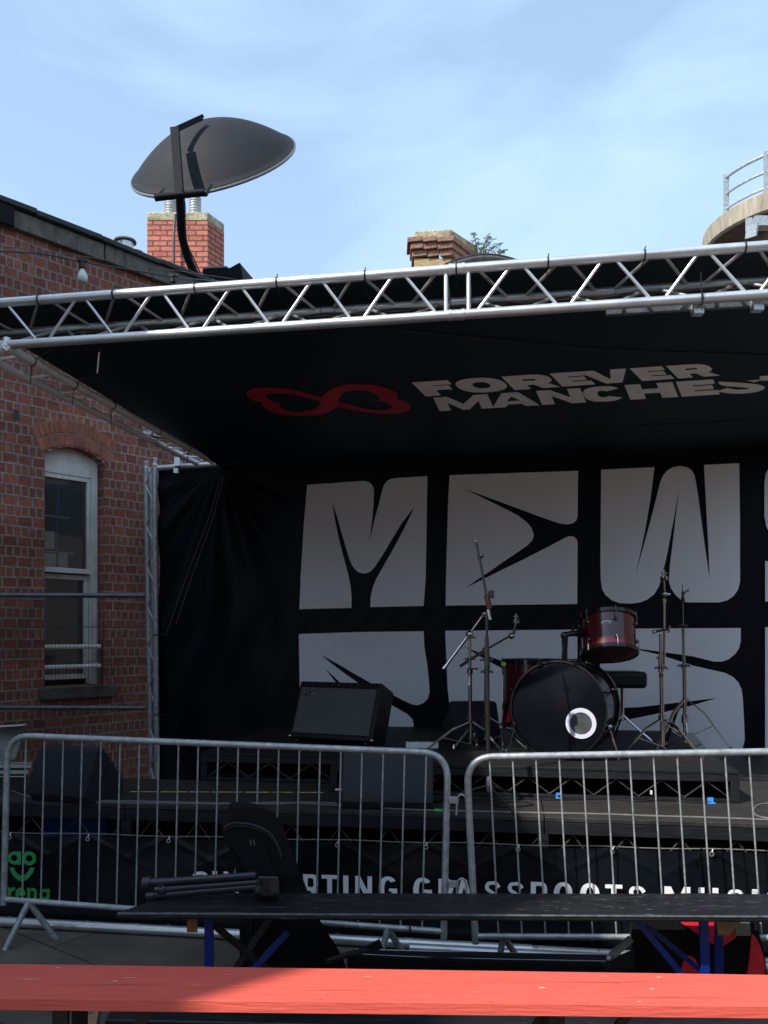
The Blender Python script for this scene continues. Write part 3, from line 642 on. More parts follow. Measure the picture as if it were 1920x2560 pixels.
# ------------------------------------------------------------------ trusses
YT = 4.37
def utop(x): return 757.5-0.0745*x+ (0 if x < 960 else 0)
def ulow(x): return 863-0.0665*x
def upt(x): return SP(x, utop(x), YT)
def lpt(x): return SP(x, ulow(x), YT)
AP = Vector((SS, CC, 0))
def apt(x): q = lpt(x).lerp(upt(x), .62); return q+AP*0.21
ft = thing('roof_truss', SP(960, 750, YT), 'bright aluminium lattice truss across the front of the stage roof', 'truss')
segs = [(-260, 1137), (1147, 2160)]
for a, c in segs:
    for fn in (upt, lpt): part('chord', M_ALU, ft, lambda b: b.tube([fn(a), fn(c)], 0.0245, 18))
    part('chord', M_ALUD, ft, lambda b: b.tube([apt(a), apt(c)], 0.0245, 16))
for fn in (upt, lpt, apt):
    part('coupler', M_ALU, ft, lambda b: (b.tube([fn(1127), fn(1157)], 0.0262, 18), b.tube([fn(1122), fn(1129)], 0.0285, 18), b.tube([fn(1155), fn(1162)], 0.0285, 18)))
def brace(a, c, m=M_ALU, r=0.0085): part('brace', m, ft, lambda b: b.tube([a, c], r, 8))
LP_ = [(7, 'U'), (96, 'L'), (112, 'L')]
zz = [-250, -150, -50, 20]
nodes = []      # (upper x, lower x) pairs along the truss
diag = [(-190, -105, 'UL'), (-90, -5, 'LU'), (14, 97, 'UL'), (118, 193, 'LU'), (209, 287, 'UL'), (305, 382, 'LU'), (404, 478, 'UL'), (503, 579, 'LU'), (600, 678, 'UL'), (701, 781, 'LU'), (802, 882, 'UL'), (904, 986, 'LU'), (1007, 1096, 'UL'),
        (1189, 1279, 'LU'), (1304, 1399, 'UL'), (1421, 1510, 'LU'), (1534, 1632, 'UL'), (1657, 1750, 'LU'), (1768, 1870, 'UL'), (1893, 1990, 'LU'), (2010, 2110, 'UL')]
for a, c, k in diag:
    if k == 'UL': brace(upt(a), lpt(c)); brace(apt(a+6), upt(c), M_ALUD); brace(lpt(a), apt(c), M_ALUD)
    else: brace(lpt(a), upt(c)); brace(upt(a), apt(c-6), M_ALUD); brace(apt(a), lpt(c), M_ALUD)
for x in (1115, 1171): brace(upt(x), lpt(x), r=0.011); brace(upt(x), apt(x), M_ALUD, 0.009); brace(lpt(x), apt(x), M_ALUD, 0.009)
for x in (98, 285, 489, 693, 913, 1141, 1370, 1611, 1862):
    c = upt(x); ax = (upt(x+10)-upt(x)).normalized()
    part('cable_tie', M_CORDK, ft, lambda b: (b.lathe([(0.0262, -0.004), (0.0285, -0.004), (0.0285, 0.004), (0.0262, 0.004)], c, ax, 18, True), b.tube([c+Vector((0, -0.01, 0.028)), c+Vector((0.002, -0.012, 0.038))], 0.003, 5), b.tube([c+Vector((0, 0.02, -0.02)), c+Vector((0.01, 0.1, -0.06))], 0.0025, 5)))
part('cable_tie', M_CORDK, ft, lambda b: (b.lathe([(0.0262, -0.004), (0.0285, -0.004), (0.0285, 0.004), (0.0262, 0.004)], lpt(1754), (1, -.15, 0.05), 18, True), b.tube([P(1752, 680, 4.1), P(1756, 775, 4.1)], 0.003, 5)))
part('power_cable', M_CORDK, ft, lambda b: b.tube(smooth_path([apt(x)+Vector((0, -.02, -.028-.012*math.sin(x*.03))) for x in range(-200, 2150, 90)], 3), .006, 6))
# lighting batten under the truss
lb = thing('lighting_batten', SP(1720, 775, YT), 'thin pale batten clamped under the front truss at the right', 'light batten')
part('batten', M_STEELD, lb, lambda b: b.bar(SP(1515, 783, YT+0.08), SP(2080, 749, YT+0.08), 0.03, 0.022))
for x in (1744, 1893): part('clamp', M_ALU, lb, lambda b: b.box(SP(x, 771-(x-1744)*0.06, YT+0.05), (0.052, 0.045, 0.065)), bevel=0.003)

YR = 7.48
st = thing('roof_truss', P(280, 1020, 5.5), 'lightened aluminium side truss running back along the left of the stage roof', 'truss')
i0, i1 = P(14, 866, 4.66), P(533, 1155, 7.70); o0, o1 = P(-24, 899, 4.75), P(492, 1158, 7.72)
z3 = Vector((0, 0, 0.2)); a0_, a1_ = (i0+o0)/2+z3, (i1+o1)/2+z3
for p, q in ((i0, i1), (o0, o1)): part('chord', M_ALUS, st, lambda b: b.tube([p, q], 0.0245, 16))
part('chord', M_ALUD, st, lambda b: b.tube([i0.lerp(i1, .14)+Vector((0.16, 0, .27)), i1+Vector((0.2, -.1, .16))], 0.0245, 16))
part('end_bracket', M_ALUS, st, lambda b: (b.tube([i0+Vector((0, .01, 0)), i0+Vector((0, .02, .05))], .02, 12), b.tube([i0, o0], .022, 12)))
NS = 18
for i in range(NS):
    f, g = (i+0.1)/NS, (i+0.9)/NS
    p, q = (i0.lerp(i1, f), o0.lerp(o1, g)) if i % 2 else (o0.lerp(o1, f), i0.lerp(i1, g))
    part('brace', M_ALUS, st, lambda b: b.tube([p, q], 0.008, 8))
for x in (80, 185, 280, 395, 470):     # ties lacing the canopy to the truss
    f = (x-14)/519; f = f*4.66/(7.70-(7.70-4.66)*f)
    c = i0.lerp(i1, f); e = c+Vector((0.17, 0.0, 0.10)); ax = (i1-i0).normalized()
    part('cable_tie', M_CORDK, st, lambda b: (b.lathe([(0.026, -0.004), (0.029, -0.004), (0.029, 0.004), (0.026, 0.004)], c, ax, 16, True), b.tube([c, e], 0.003, 5), b.tube([c+Vector((0, 0, -.02)), c+Vector((-0.01, 0, -0.13))], 0.003, 5)))
part('clamp', M_ALU, st, lambda b: b.tube([P(432, 1128, 7.55), P(458, 1142, 7.62)], 0.033, 14))
part('clamp_block', M_ALU, st, lambda b: b.box(P(446, 1150, 7.62), (0.05, 0.1, 0.12)))

rt = thing('roof_truss', SP(900, 1140, YR), 'rear roof rail holding up the black backdrop', 'truss')
def ry(x): return 1168-(x-395)*0.055
part('chord', M_ALU, rt, lambda b: b.tube([SP(395, 1170, YR), SP(544, 1160, YR)], 0.0265, 16))
part('chord', M_STEELD, rt, lambda b: b.tube([SP(552, 1158, YR), SP(1240, 1119.5, YR), SP(2120, 1071, YR)], 0.019, 12))
part('clamp', M_ALU, rt, lambda b: b.tube([SP(436, 1167, YR), SP(446, 1166.3, YR)], 0.032, 14))
part('clamp_block', M_ALU, rt, lambda b: b.box(SP(441, 1175, YR), (0.04, 0.05, 0.06)))
for x in (600, 706, 870, 1032, 1206, 1386, 1565, 1752, 1900): part('cable_tie', M_CORDK, rt, lambda b: b.lathe([(0.02, -0.006), (0.024, -0.006), (0.024, 0.006), (0.02, 0.006)], SP(x, ry(x)+1.5, YR), (1, -.15, .1), 14, True))

ps = thing('truss_post', G(385, 2030, 0)*1.0, 'upright aluminium lattice post at the rear left corner of the stage', 'truss')
ps.location = P(385, 2010, 7.8); ps.location.z = 0
Yq = 7.82
l0, l1 = P(364.5, 1168, Yq), P(381, 2024, Yq+0.0); r0, r1 = P(386, 1160, Yq-0.05), P(393, 2026, Yq-0.05); k0, k1 = P(372, 1170, Yq+.2), P(386, 2010, Yq+.2)
for p, q in ((l0, l1), (r0, r1), (k0, k1)):
    part('chord', M_ALUD if p is k0 else M_GALV, ps, lambda b: b.tube([p, q], 0.0255, 16))
for i in range(17):
    f, g = i/17, (i+.85)/17
    p, q = (l0.lerp(l1, f), r0.lerp(r1, g)) if i % 2 else (r0.lerp(r1, f), l0.lerp(l1, g))
    fr = Vector((0, -.02, 0)); part('brace', M_ALU, ps, lambda b: b.tube([p+fr, q+fr], 0.009, 8))
for p in (l0, r0): part('spigot', M_ALU, ps, lambda b: (b.lathe([(0.02, 0), (0.02, 0.03), (0.023, 0.035), (0.023, 0.055), (0.01, 0.06)], p, n=14), b.lathe([(0.03, -0.015), (0.03, 0.0)], p, n=16)))
for y in (1587, 1787): part('cable_tie', M_CORDK, ps, lambda b: b.tube([P(383, y, Yq-.09), P(412, y-1, YP(410, YR)-.05)], 0.006, 6))

# base pipes on the ground in front of the banner
bt = thing('base_truss', SP(500, 2340, 4.37), 'bright aluminium tubes lying along the ground below the banner', 'truss')
def gp(x, y0=4.37, z=0.03): Y = YP(x, y0); return Vector(((x-CX)/F*Y, Y, z))
part('chord', M_ALU, bt, lambda b: b.tube([gp(-200), gp(1330)], 0.0265, 18))
part('chord', M_ALU, bt, lambda b: b.tube([gp(1025, 4.30), gp(2100, 4.30)], 0.0265, 18))
part('chord', M_ALUD, bt, lambda b: b.tube([gp(1330, 4.37), gp(2100, 4.37)], 0.024, 14))
for x in (335, 1020): part('coupler', M_ALU, bt, lambda b: b.tube([gp(x-10), gp(x+12)], 0.028, 18))

# ------------------------------------------------------------------ canopy with its print
CFR, CFL = SP(2160, utop(2160)-2, YT+0.06), SP(-125, 757, YT+0.06)
CRL, CRR = SP(541, 1160, YR-0.02), SP(2160, 1069, YR-0.02)
CN = (CFR-CFL).cross(CRL-CFL).normalized()
if CN.z > 0: CN = -CN
def canhit(x, y, off=0.004):
    d = P(x, y, 1.0)-Vector((0, 0, H)); o = Vector((0, 0, H)); p0 = CFL+CN*off
    t = (p0-o).dot(CN)/d.dot(CN); return o+d*t
CRLx, CRRx = CRL+(CRL-CFL)*.05, CRR+(CRR-CFR)*.05
cn = thing('stage_canopy', (CFL+CRR)/2, 'black printed roof sheet over the stage with red loop logo and white lettering', 'canopy')
dz_ = CRR.z-(CFL+(CRL-CFL)+(CFR-CFL)).z
def canf(u, v):
    a = CFL.lerp(CFR, u); c = (CRLx if 0 else CRL).lerp(CRR, u); q = a.lerp(c, v*1.05)
    pl_ = q+Vector((0, 0, 0)); 
    k = (q-CFL).dot(CN); q = q-CN*k      # keep the sheet in the one plane its print lies in
    return q
def cans(b):
    b.grid(canf, 40, 24)
    vs = b.bm.verts[:]
part('sheet', M_CAN, cn, cans)
def cansk(b):
    b.grid(lambda u, v: CFL.lerp(CFR, u)+Vector((0, 0.0, 0))+CN*(-0.012)-CN*0.0+Vector((0, 0.002, -0.0))+Vector((0, 0.0, -0.07*v)), 40, 1)
def canprint(name, loops, m, off=0.004): part(name, m, cn, lambda b: b.sheet(loops, lambda x, y: canhit(x, y, off)), smooth=False)
def z4(pts): return [(560+x/2.44, 850+y/2.44) for x, y in pts]
def dense(pts, n=4): return [(p.x, p.y) for p in smooth_path([Vector((x, y, 0)) for x, y in pts+[pts[0]]], n)][:-1]
lo_ = [(135, 330), (150, 308), (190, 293), (250, 290), (330, 293), (420, 303), (510, 325), (590, 345), (625, 318), (670, 290), (740, 272), (830, 268), (920, 275), (1000, 295), (1045, 318), (1060, 345), (1052, 360), (1090, 372), (1130, 392), (1140, 412), (1120, 435), (1060, 448), (960, 450), (860, 440), (760, 422), (685, 410), (660, 430), (610, 450), (540, 462), (450, 463), (360, 455), (290, 438), (245, 412), (232, 390), (236, 380), (190, 372), (150, 352)]
lh1 = [(250, 340), (280, 328), (330, 325), (400, 330), (480, 345), (545, 362), (588, 375), (575, 405), (540, 425), (480, 437), (420, 438), (370, 425), (338, 402), (345, 388), (362, 384), (320, 382), (275, 365)]
lh2 = [(700, 378), (705, 350), (740, 318), (800, 308), (870, 312), (925, 330), (948, 355), (940, 365), (918, 368), (960, 372), (1005, 388), (1025, 405), (1000, 420), (940, 427), (870, 420), (790, 400)]
canprint('loop_logo', [z4(dense(lo_)), z4(dense(lh1)), z4(dense(lh2))], M_PRED)
canprint('loop_logo', [z4([(545, 452), (578, 420), (596, 375), (612, 330), (650, 303), (700, 284), (738, 300), (708, 335), (696, 375), (683, 408), (660, 430), (610, 448)])], M_PRED2, 0.006)
def word(quad, letters, m, hit, t, h, name, parent, x_span):
    f = homog([(x_span[0], 1), (x_span[1], 1), (x_span[1], 0), (x_span[0], 0)], quad)
    for ch_, xa, xb, tt in letters:
        g = glyph(ch_, tt, h)
        part(name, m, parent, lambda b: b.sheet([[f(xa+(xb-xa)*p[0], p[1]) for p in lp] for lp in g], hit), smooth=False)
word([(1029, 956), (1769, 908), (1799, 939), (1064, 991)],
     [('F', 1064, 1147, .42), ('O', 1150, 1262, .33), ('R', 1268, 1378, .36), ('E', 1384, 1466, .42), ('V', 1452, 1578, .33), ('E', 1587, 1674, .42), ('R', 1684, 1799, .36)], M_PRINTG, lambda x, y: canhit(x, y), .3, .3, 'letter', cn, (1064, 1799))
word([(1083, 994), (1785, 948), (1800, 986), (1099, 1028)],
     [('M', 1099, 1246, .3), ('A', 1243, 1367, .34), ('N', 1373, 1484, .33), ('C', 1485, 1581, .36), ('H', 1592, 1705, .33), ('E', 1713, 1800, .4), ('S', 1803, 1904, .42), ('T', 1900, 2005, .33), ('E', 2015, 2100, .4)], M_PRINTG, lambda x, y: canhit(x, y), .3, .3, 'letter', cn, (1099, 1800))
part('seam', M_CORDK, cn, lambda b: b.tube([canhit(x, y, 0.005) for x, y in ((960, 822), (1200, 846), (1500, 874), (1920, 889))], 0.004, 5))
part('seam', M_CORDK, cn, lambda b: b.tube([canhit(x, y, 0.005) for x, y in ((1240, 1064), (1500, 1070), (1920, 1050))], 0.004, 5))
part('hanging_tie', M_WHITE, cn, lambda b: b.tube([P(248, 880, 4.9), P(243, 933, 4.9)], 0.004, 6))

# ------------------------------------------------------------------ backdrop
YB = 7.56
def bd(x, y, off=0.0): return SP(x, y, YB-off)
bk = thing('printed_backdrop', SP(1150, 1900, YB), 'black backdrop hung behind the stage with huge pale cut-out style letters', 'backdrop')
XB0, XB1 = 396.0, 2120.0
def bdf(u, v):
    x = XB0+(XB1-XB0)*u; yt = 1173-(x-395)*0.0565-(35 if x > 552 else 0); y = yt+(2060-yt)*v
    p = bd(x, y)
    d = 0.0
    dx, dy = (x-548)/1.0, (y-1165)
    if x < 760:
        fall = min(1.0, max(0.0, (735-x)/150))*min(1, max(0, (y-1175)/60)); a = math.atan2(dx, dy+8); rr = math.hypot(dx, dy)
        d += fall*(0.03*math.sin(a*15)*math.exp(-((rr-260)/330)**2)+0.008*math.sin(a*37+1)*math.exp(-(rr/260)**2))
        d += fall*0.03*math.sin(x*0.035+math.sin(y*0.008)*2.5)*min(1, max(0, (y-1350)/250))
    g = min(1, max(0, (y-1515)/30))*min(1, max(0, (1578-y)/30))
    return p-Vector((SS, CC, 0))*(d+0.004*g*math.sin(x*0.09+y*0.05))-Vector((0, 0, 0))
part('sheet', M_PVC, bk, lambda b: b.grid(bdf, 260, 120), angle=80)
def z5(pts): return [(600+x/2.37, 1100+y/2.37) for x, y in pts]
def bletter(loop, name='letter'): part(name, M_PRINT, bk, lambda b: b.sheet([loop], lambda x, y: bd(x, y, 0.02)), smooth=False)
bletter(z5([(398, 265), (560, 255), (730, 242), (758, 247), (778, 260), (790, 280), (794, 310), (790, 400), (780, 500), (767, 600), (795, 480), (825, 370), (845, 290), (856, 262), (872, 242), (895, 230), (925, 225), (1110, 214), (1106, 500), (1100, 820), (1088, 983), (772, 990), (774, 930), (785, 880), (806, 825), (840, 765), (900, 660), (970, 530), (1035, 395), (960, 490), (890, 605), (840, 690), (800, 750), (775, 777), (750, 789), (727, 791), (704, 785), (680, 766), (660, 735), (640, 680), (605, 560), (575, 455), (547, 370), (562, 470), (585, 580), (610, 680), (640, 790), (655, 860), (661, 930), (660, 995), (352, 1002), (360, 800), (378, 500)]))
bletter([(1124, 1188), (1445, 1177), (1444, 1290), (1441, 1301), (1433, 1308), (1420, 1311), (1405, 1310), (1385, 1304), (1340, 1288), (1270, 1262), (1210, 1240), (1159, 1221), (1210, 1246), (1265, 1273), (1295, 1289), (1316, 1305), (1329, 1320), (1335, 1338), (1331, 1350), (1318, 1364), (1296, 1379), (1262, 1402), (1225, 1428), (1192, 1450), (1162, 1471), (1200, 1452), (1250, 1427), (1310, 1398), (1370, 1367), (1412, 1345), (1424, 1340), (1435, 1342), (1442, 1349), (1444, 1358), (1443, 1510), (1114, 1514), (1115, 1450), (1118, 1336), (1120, 1260)])
bletter([(1503, 1174), (1636, 1168), (1626, 1250), (1612, 1330), (1589, 1438), (1606, 1375), (1624, 1310), (1640, 1248), (1650, 1207), (1657, 1190), (1667, 1177), (1682, 1168), (1700, 1165), (1718, 1168), (1730, 1176), (1737, 1190), (1744, 1230), (1756, 1320), (1774, 1448), (1771, 1370), (1765, 1260), (1760, 1162), (1848, 1158), (1850, 1300), (1850, 1455), (1845, 1474), (1834, 1490), (1818, 1501), (1799, 1506), (1718, 1506), (1703, 1500), (1688, 1487), (1677, 1470), (1672, 1452), (1675, 1410), (1685, 1330), (1698, 1217), (1686, 1290), (1668, 1385), (1655, 1440), (1648, 1465), (1636, 1485), (1618, 1499), (1600, 1506), (1579, 1509), (1550, 1508), (1530, 1501), (1514, 1488), (1505, 1472), (1502, 1450), (1501, 1400), (1502, 1290)])
bletter([(2110, 1152), (1940, 1156), (1924, 1166), (1914, 1185), (1911, 1210), (1911, 1290), (1916, 1318), (1930, 1340), (2110, 1390)])
bletter([(1913, 1402), (2110, 1420), (2110, 1500), (1913, 1504)])
bletter([(747, 1585), (900, 1580), (1059, 1578), (1061, 1618), (1068, 1661), (1073, 1709), (1074, 1730), (1070, 1746), (1060, 1757), (1045, 1763), (1030, 1761), (1010, 1752), (960, 1726), (887, 1685), (845, 1660), (801, 1636), (839, 1667), (885, 1700), (940, 1740), (985, 1766), (1018, 1785), (1031, 1798), (1034, 1812), (1030, 1826), (1018, 1834), (1002, 1834), (985, 1825), (940, 1790), (870, 1725), (812, 1670), (850, 1720), (900, 1800), (905, 1878), (752, 1878)])
bletter([(1113, 1577), (1443, 1574), (1444, 1690), (1300, 1668), (1212, 1637), (1156, 1614), (1212, 1648), (1300, 1695), (1443, 1740), (1443, 1885), (1137, 1885), (1129, 1811), (1119, 1720)])
bletter([(1500, 1572), (1852, 1570), (1852, 1602), (1848, 1620), (1838, 1635), (1822, 1648), (1805, 1654), (1785, 1654), (1732, 1641), (1650, 1629), (1560, 1617), (1650, 1637), (1732, 1664), (1812, 1682), (1832, 1692), (1846, 1706), (1854, 1724), (1857, 1745), (1860, 1800), (1862, 1848), (1857, 1871), (1848, 1887), (1500, 1887), (1500, 1815), (1560, 1801), (1650, 1783), (1732, 1763), (1794, 1745), (1691, 1757), (1597, 1768), (1500, 1772)])
bletter([(1913, 1568), (2110, 1562), (2110, 1887), (1913, 1887)])
for pts in ([(553, 1186), (520, 1300), (470, 1430), (414, 1590)], [(560, 1186), (530, 1300), (480, 1440), (440, 1560)]):
    part('guy_cord', M_CORDG, bk, lambda b: b.tube(smooth_path([bd(x, y, 0.13) for x, y in pts], 5), 0.0022, 5))

# ------------------------------------------------------------------ stage platform
sg2 = thing('stage_platform', ST(0, 0.5, 0), 'low black stage deck with lattice frame behind the barriers', 'stage')
ZD = 0.61
M_ = B()
UL, UR = -3.2, 3.6
def dbox(b, u0, u1, v0, v1, z0, z1): b.hexa([ST(u, v, z) for z in (z0, z1) for v in (v0, v1) for u in (u0, u1)])
for u0, u1 in ((UL, -1.55), (-1.545, 0.885), (0.89, 3.6)):
    part('deck_board', M_DECK, sg2, lambda b: dbox(b, u0, u1, 0, 0.86, ZD-0.025, ZD), bevel=0.003)
    part('fascia', M_FASCIA, sg2, lambda b: (dbox(b, u0, u1, 0.004, 0.05, ZD-0.095, ZD-0.027),), bevel=0.003)
part('deck_board', M_DECK, sg2, lambda b: dbox(b, -0.42, 3.6, 0.862, 3.0, ZD-0.026, ZD-0.002), bevel=0.003)
def lattice(b, u0, u1, v, z0, z1, step, r=0.0045):
    n = max(1, round((u1-u0)/step)); pts = []
    for i in range(n+1): pts.append(ST(u0+(u1-u0)*i/n, v, z1 if i % 2 else z0))
    for i in range(n): b.tube([pts[i], pts[i+1]], r, 6)
for u0, u1 in ((UL, -1.56), (-1.53, 0.87), (0.9, 3.6)):
    part('lattice_rods', M_ROD, sg2, lambda b: lattice(b, u0, u1, 0.03, 0.33, ZD-0.1, 0.145))
    part('lower_rail', M_FASCIA, sg2, lambda b: dbox(b, u0, u1, 0.01, 0.05, 0.3, 0.328))
for u in (UL+.1, -1.54, 0.88, 3.5):
    part('leg', M_FASCIA, sg2, lambda b: dbox(b, u-0.03, u+0.03, 0.005, 0.065, 0, ZD-0.097), bevel=0.003)
    part('leg', M_FASCIA, sg2, lambda b: dbox(b, u-0.03, u+0.03, 0.78, 0.84, 0, ZD-0.03), bevel=0.003)
part('back_skirt', M_NYLON, sg2, lambda b: dbox(b, UL, 3.6, 0.85, 0.858, 0, ZD-0.03), smooth=False)

def riser(u0, u1, v0, v1, label, zt=0.8):
    o = ST((u0+u1)/2, v0, ZD)
    t = thing('stage_riser', o, label, 'riser', 'risers on the stage deck')
    part('deck_board', M_RISER, t, lambda b: dbox(b, u0, u1, v0, v1, zt-0.02, zt), bevel=0.003)
    part('frame', M_FASCIA, t, lambda b: (dbox(b, u0, u1, v0+.003, v0+.04, zt-.065, zt-.022), dbox(b, u0+.04, u1-.04, v0+.003, v0+.04, ZD+.002, ZD+.022), dbox(b, u0, u0+.045, v0+.004, v0+.05, ZD+.002, zt-.066), dbox(b, u1-.05, u1, v0+.004, v0+.05, ZD+.002, zt-.066), dbox(b, u1-.045, u1-.005, v0+.06, v1, ZD+.002, zt-.022)), bevel=0.003)
    part('lattice_rods', M_ROD, t, lambda b: lattice(b, u0+.05, u1-.05, v0+.022, ZD+.024, zt-.067, 0.135, 0.004))
    part('inner_skirt', M_NYLON, t, lambda b: dbox(b, u0+.05, u1-.06, v0+.3, v0+.31, ZD+.002, zt-.03), smooth=False)
    return t
def uv_of(p): q = p-Vector((0, 4.79, 0)); return q.x*CC-q.y*SS, q.x*SS+q.y*CC
ua, va = uv_of(G(843, 1965, ZD)); ub, vb = uv_of(G(1850, 2009, ZD)); uc, vc = uv_of(G(480, 1960, ZD))
riser(ua, ub, vb, 2.95, 'wide black drum riser with zigzag rods under its edge')
riser(uc, ua-0.01, max(vc, .86), 2.95, 'smaller black riser under the guitar amplifier')

# tape, cables on the deck
def onfloor(pts, z, r, name, m, label, cat, group=None, n=6):
    b = B(); b.tube(smooth_path([G(x, y, z+r) for x, y in pts], 8), r, n); o = b.build(name, m, None, loc=G(*pts[0], z)); return tag(o, label, cat, group)
onfloor([(30, 1962), (60, 1950), (85, 1968), (110, 1985), (150, 1997), (180, 2001), (235, 2002), (330, 2003), (450, 2005.5), (560, 2008), (690, 2010), (760, 2006), (840, 2008)], ZD, 0.005, 'cable', M_CORDG, 'pale grey cable curling from the left wedge speaker towards the middle', 'cable', 'cables along the deck edge')
onfloor([(-40, 1990), (20, 1975), (60, 1988), (140, 1999), (260, 2006), (460, 2009), (560, 2010), (700, 2006), (820, 2012), (900, 2014)], ZD, 0.0045, 'cable', M_CORDG, 'thinner grey cable lying behind the deck edge at the left', 'cable', 'cables along the deck edge')
onfloor([(900, 2016), (1000, 2023), (1096, 2026), (1300, 2031), (1500, 2035), (1640, 2040), (1780, 2044), (1960, 2051)], ZD, 0.005, 'cable', M_CORDG, 'pale cable running straight along the right half of the deck edge', 'cable', 'cables along the deck edge')
onfloor([(1960, 2008), (1905, 2010), (1885, 2022), (1890, 2038), (1925, 2046), (1980, 2050)], ZD, 0.005, 'cable', M_CORDG, 'looped end of pale cable at the right edge of the deck', 'cable', 'cables along the deck edge')
onfloor([(1130, 1990), (1200, 2000), (1290, 1996), (1400, 1999), (1520, 1997), (1600, 2003), (1660, 1999), (1740, 2006), (1800, 2004)], ZD, 0.006, 'cable', M_CORDK, 'black cable lying along the foot of the drum riser', 'cable')
onfloor([(1225, 2010), (1260, 2018), (1330, 2012), (1300, 2003), (1240, 2008)], ZD, 0.005, 'cable', M_CORDK, 'small black cable coil at the microphone stand foot', 'cable')
tag(part('tape_mark', M_GTAPE, None, lambda b: b.tube([G(1086, 2025.5, ZD+.006), G(1106, 2026.5, ZD+.006)], 0.0085, 8)), 'strip of green tape wrapped on the deck cable', 'tape')
tag(part('tape_line', M_YTAPE, None, lambda b: [b.sheet([[(x, 1978+(x-320)*.004), (x+L_, 1978+(x+L_-320)*.004), (x+L_, 1980.3+(x+L_-320)*.004), (x, 1980.3+(x-320)*.004)]], lambda x, y: G(x, y, ZD+.004)) for x, L_ in ((325, 70), (402, 66), (474, 50), (530, 74), (612, 60), (680, 52), (742, 66))], smooth=False), 'worn yellow tape line across the left of the deck', 'tape')
for i, (x, y) in enumerate(((1396, 1989), (1776, 2001))):
    c = G(x, y+7, ZD)
    tag(part('tape_tag', M_BTAPE, None, lambda b: (b.box(c+Vector((0, 0, 0.018)), (0.03+i*.005, 0.004, 0.032)), b.box(c+Vector((0.0, -0.016, 0.004)), (0.034+i*.01, 0.03, 0.004))), smooth=False, loc=None), ['blue tape tag on the riser edge below the bass drum', 'blue tape tag near the right corner of the drum riser'][i], 'tape', 'blue tape tags')

# ------------------------------------------------------------------ PA items
def wedge(o, wd, yaw, sc_, m, label, k=1.0):
    t = thing('wedge_monitor', o, label, 'speaker')
    rot = Matrix.Rotation(yaw, 3, 'Z')
    prof = [(0.04, 0), (0.0, 0.05), (0.0, 0.12), (0.10, 0.335), (0.16, 0.36), (0.42, 0.12), (0.42, 0.04), (0.39, 0)]
    prof = [(a*sc_*k, z*sc_) for a, z in prof]
    def f(b): b.prism([o+rot @ Vector((-wd/2, a, z)) for a, z in prof], rot @ Vector((wd, 0, 0)))
    part('cabinet', m, t, f, bevel=0.012)
    part('grille', M_BLKMET, t, lambda b: b.prism([o+rot @ Vector((-wd/2+.02, a, z)) for a, z in ((prof[4][0]+.02, prof[4][1]-.01), (prof[4][0]+.028, prof[4][1]-.002), (prof[5][0]-.0, prof[5][1]+.012), (prof[5][0]-.01, prof[5][1]+.002))], rot @ Vector((wd-.04, 0, 0))))
    for sx in (-1, 1): part('handle', M_BLKMET, t, lambda b: b.bar(o+rot @ Vector((sx*(wd/2+.003), .12*sc_, .15*sc_)), o+rot @ Vector((sx*(wd/2+.003), .2*sc_, .22*sc_)), .02, .006, (0, 0, 1)), bevel=0.002)
    return t, rot
wl, rl = wedge(G(142, 2008, ZD), 0.43, R(-20), 0.9, M_CARPET, 'navy black wedge speaker turned at the left end of the deck', 0.92)
wc, rc = wedge(G(967, 2026, ZD)+Vector((0, 0.0, 0)), 0.52, R(-4), 0.93, M_TEX, 'grey textured wedge speaker lying at the centre of the deck edge', 0.95)
wcl = wc.location
part('top_trim', M_GREY, wc, lambda b: b.bar(wcl+rc @ Vector((-.24, .1, .325)), wcl+rc @ Vector((.24, .1, .325)), .008, .006))
part('jack_plug', M_SILV, wc, lambda b: (b.tube([G(838, 1995, ZD)+Vector((0, .0, .05)), G(858, 1995, ZD)+Vector((0, 0, .05))], 0.009, 8),))
# small wedge behind the cymbal stands
ws_, rs_ = wedge(Vector((P(1195, 0, 6.3).x, 6.35, 0.8)), 0.36, R(10), 0.85, M_CARPET, 'dark monitor speaker behind the left cymbal stands')
# guitar amplifier
ao = Vector((P(820, 0, 6.25).x, 6.25, 0.845)); amp = thing('guitar_amplifier', ao, 'black combo guitar amplifier tilted back with ribbed grey grille', 'amplifier')
Ra = Matrix.Rotation(R(-26), 3, 'Z') @ Matrix.Rotation(R(-22), 3, 'X')
def ap(x, y, z): return ao+Ra @ Vector((x, y, z))
AW, AH, AD = 0.7, 0.45, 0.25
part('cabinet', M_LEATH, amp, lambda b: b.hexa([ap(x, y, z) for z in (0, AH) for y in (0.02, AD) for x in (-AW/2, AW/2)]), bevel=0.012)
part('grille', M_GRILLE, amp, lambda b: b.hexa([ap(x, y, z) for z in (0.04, AH-0.055) for y in (0.008, 0.018) for x in (-AW/2+.03, AW/2-.03)]), smooth=False, uvf=lambda c, n: ((Ra.inverted() @ (c-ao)).x, (Ra.inverted() @ (c-ao)).z))
part('control_panel', M_BLKGLOSS, amp, lambda b: b.hexa([ap(x, y, z) for z in (AH-0.05, AH-.01) for y in (0.008, 0.018) for x in (-AW/2+.03, AW/2-.03)]), smooth=False)
for i in range(9): part('knob', M_BLKMET, amp, lambda b: b.lathe([(0.009, 0), (0.008, 0.012)], ap(-AW/2+.08+i*.055, .008, AH-.03), Ra @ Vector((0, -1, 0)), 10))
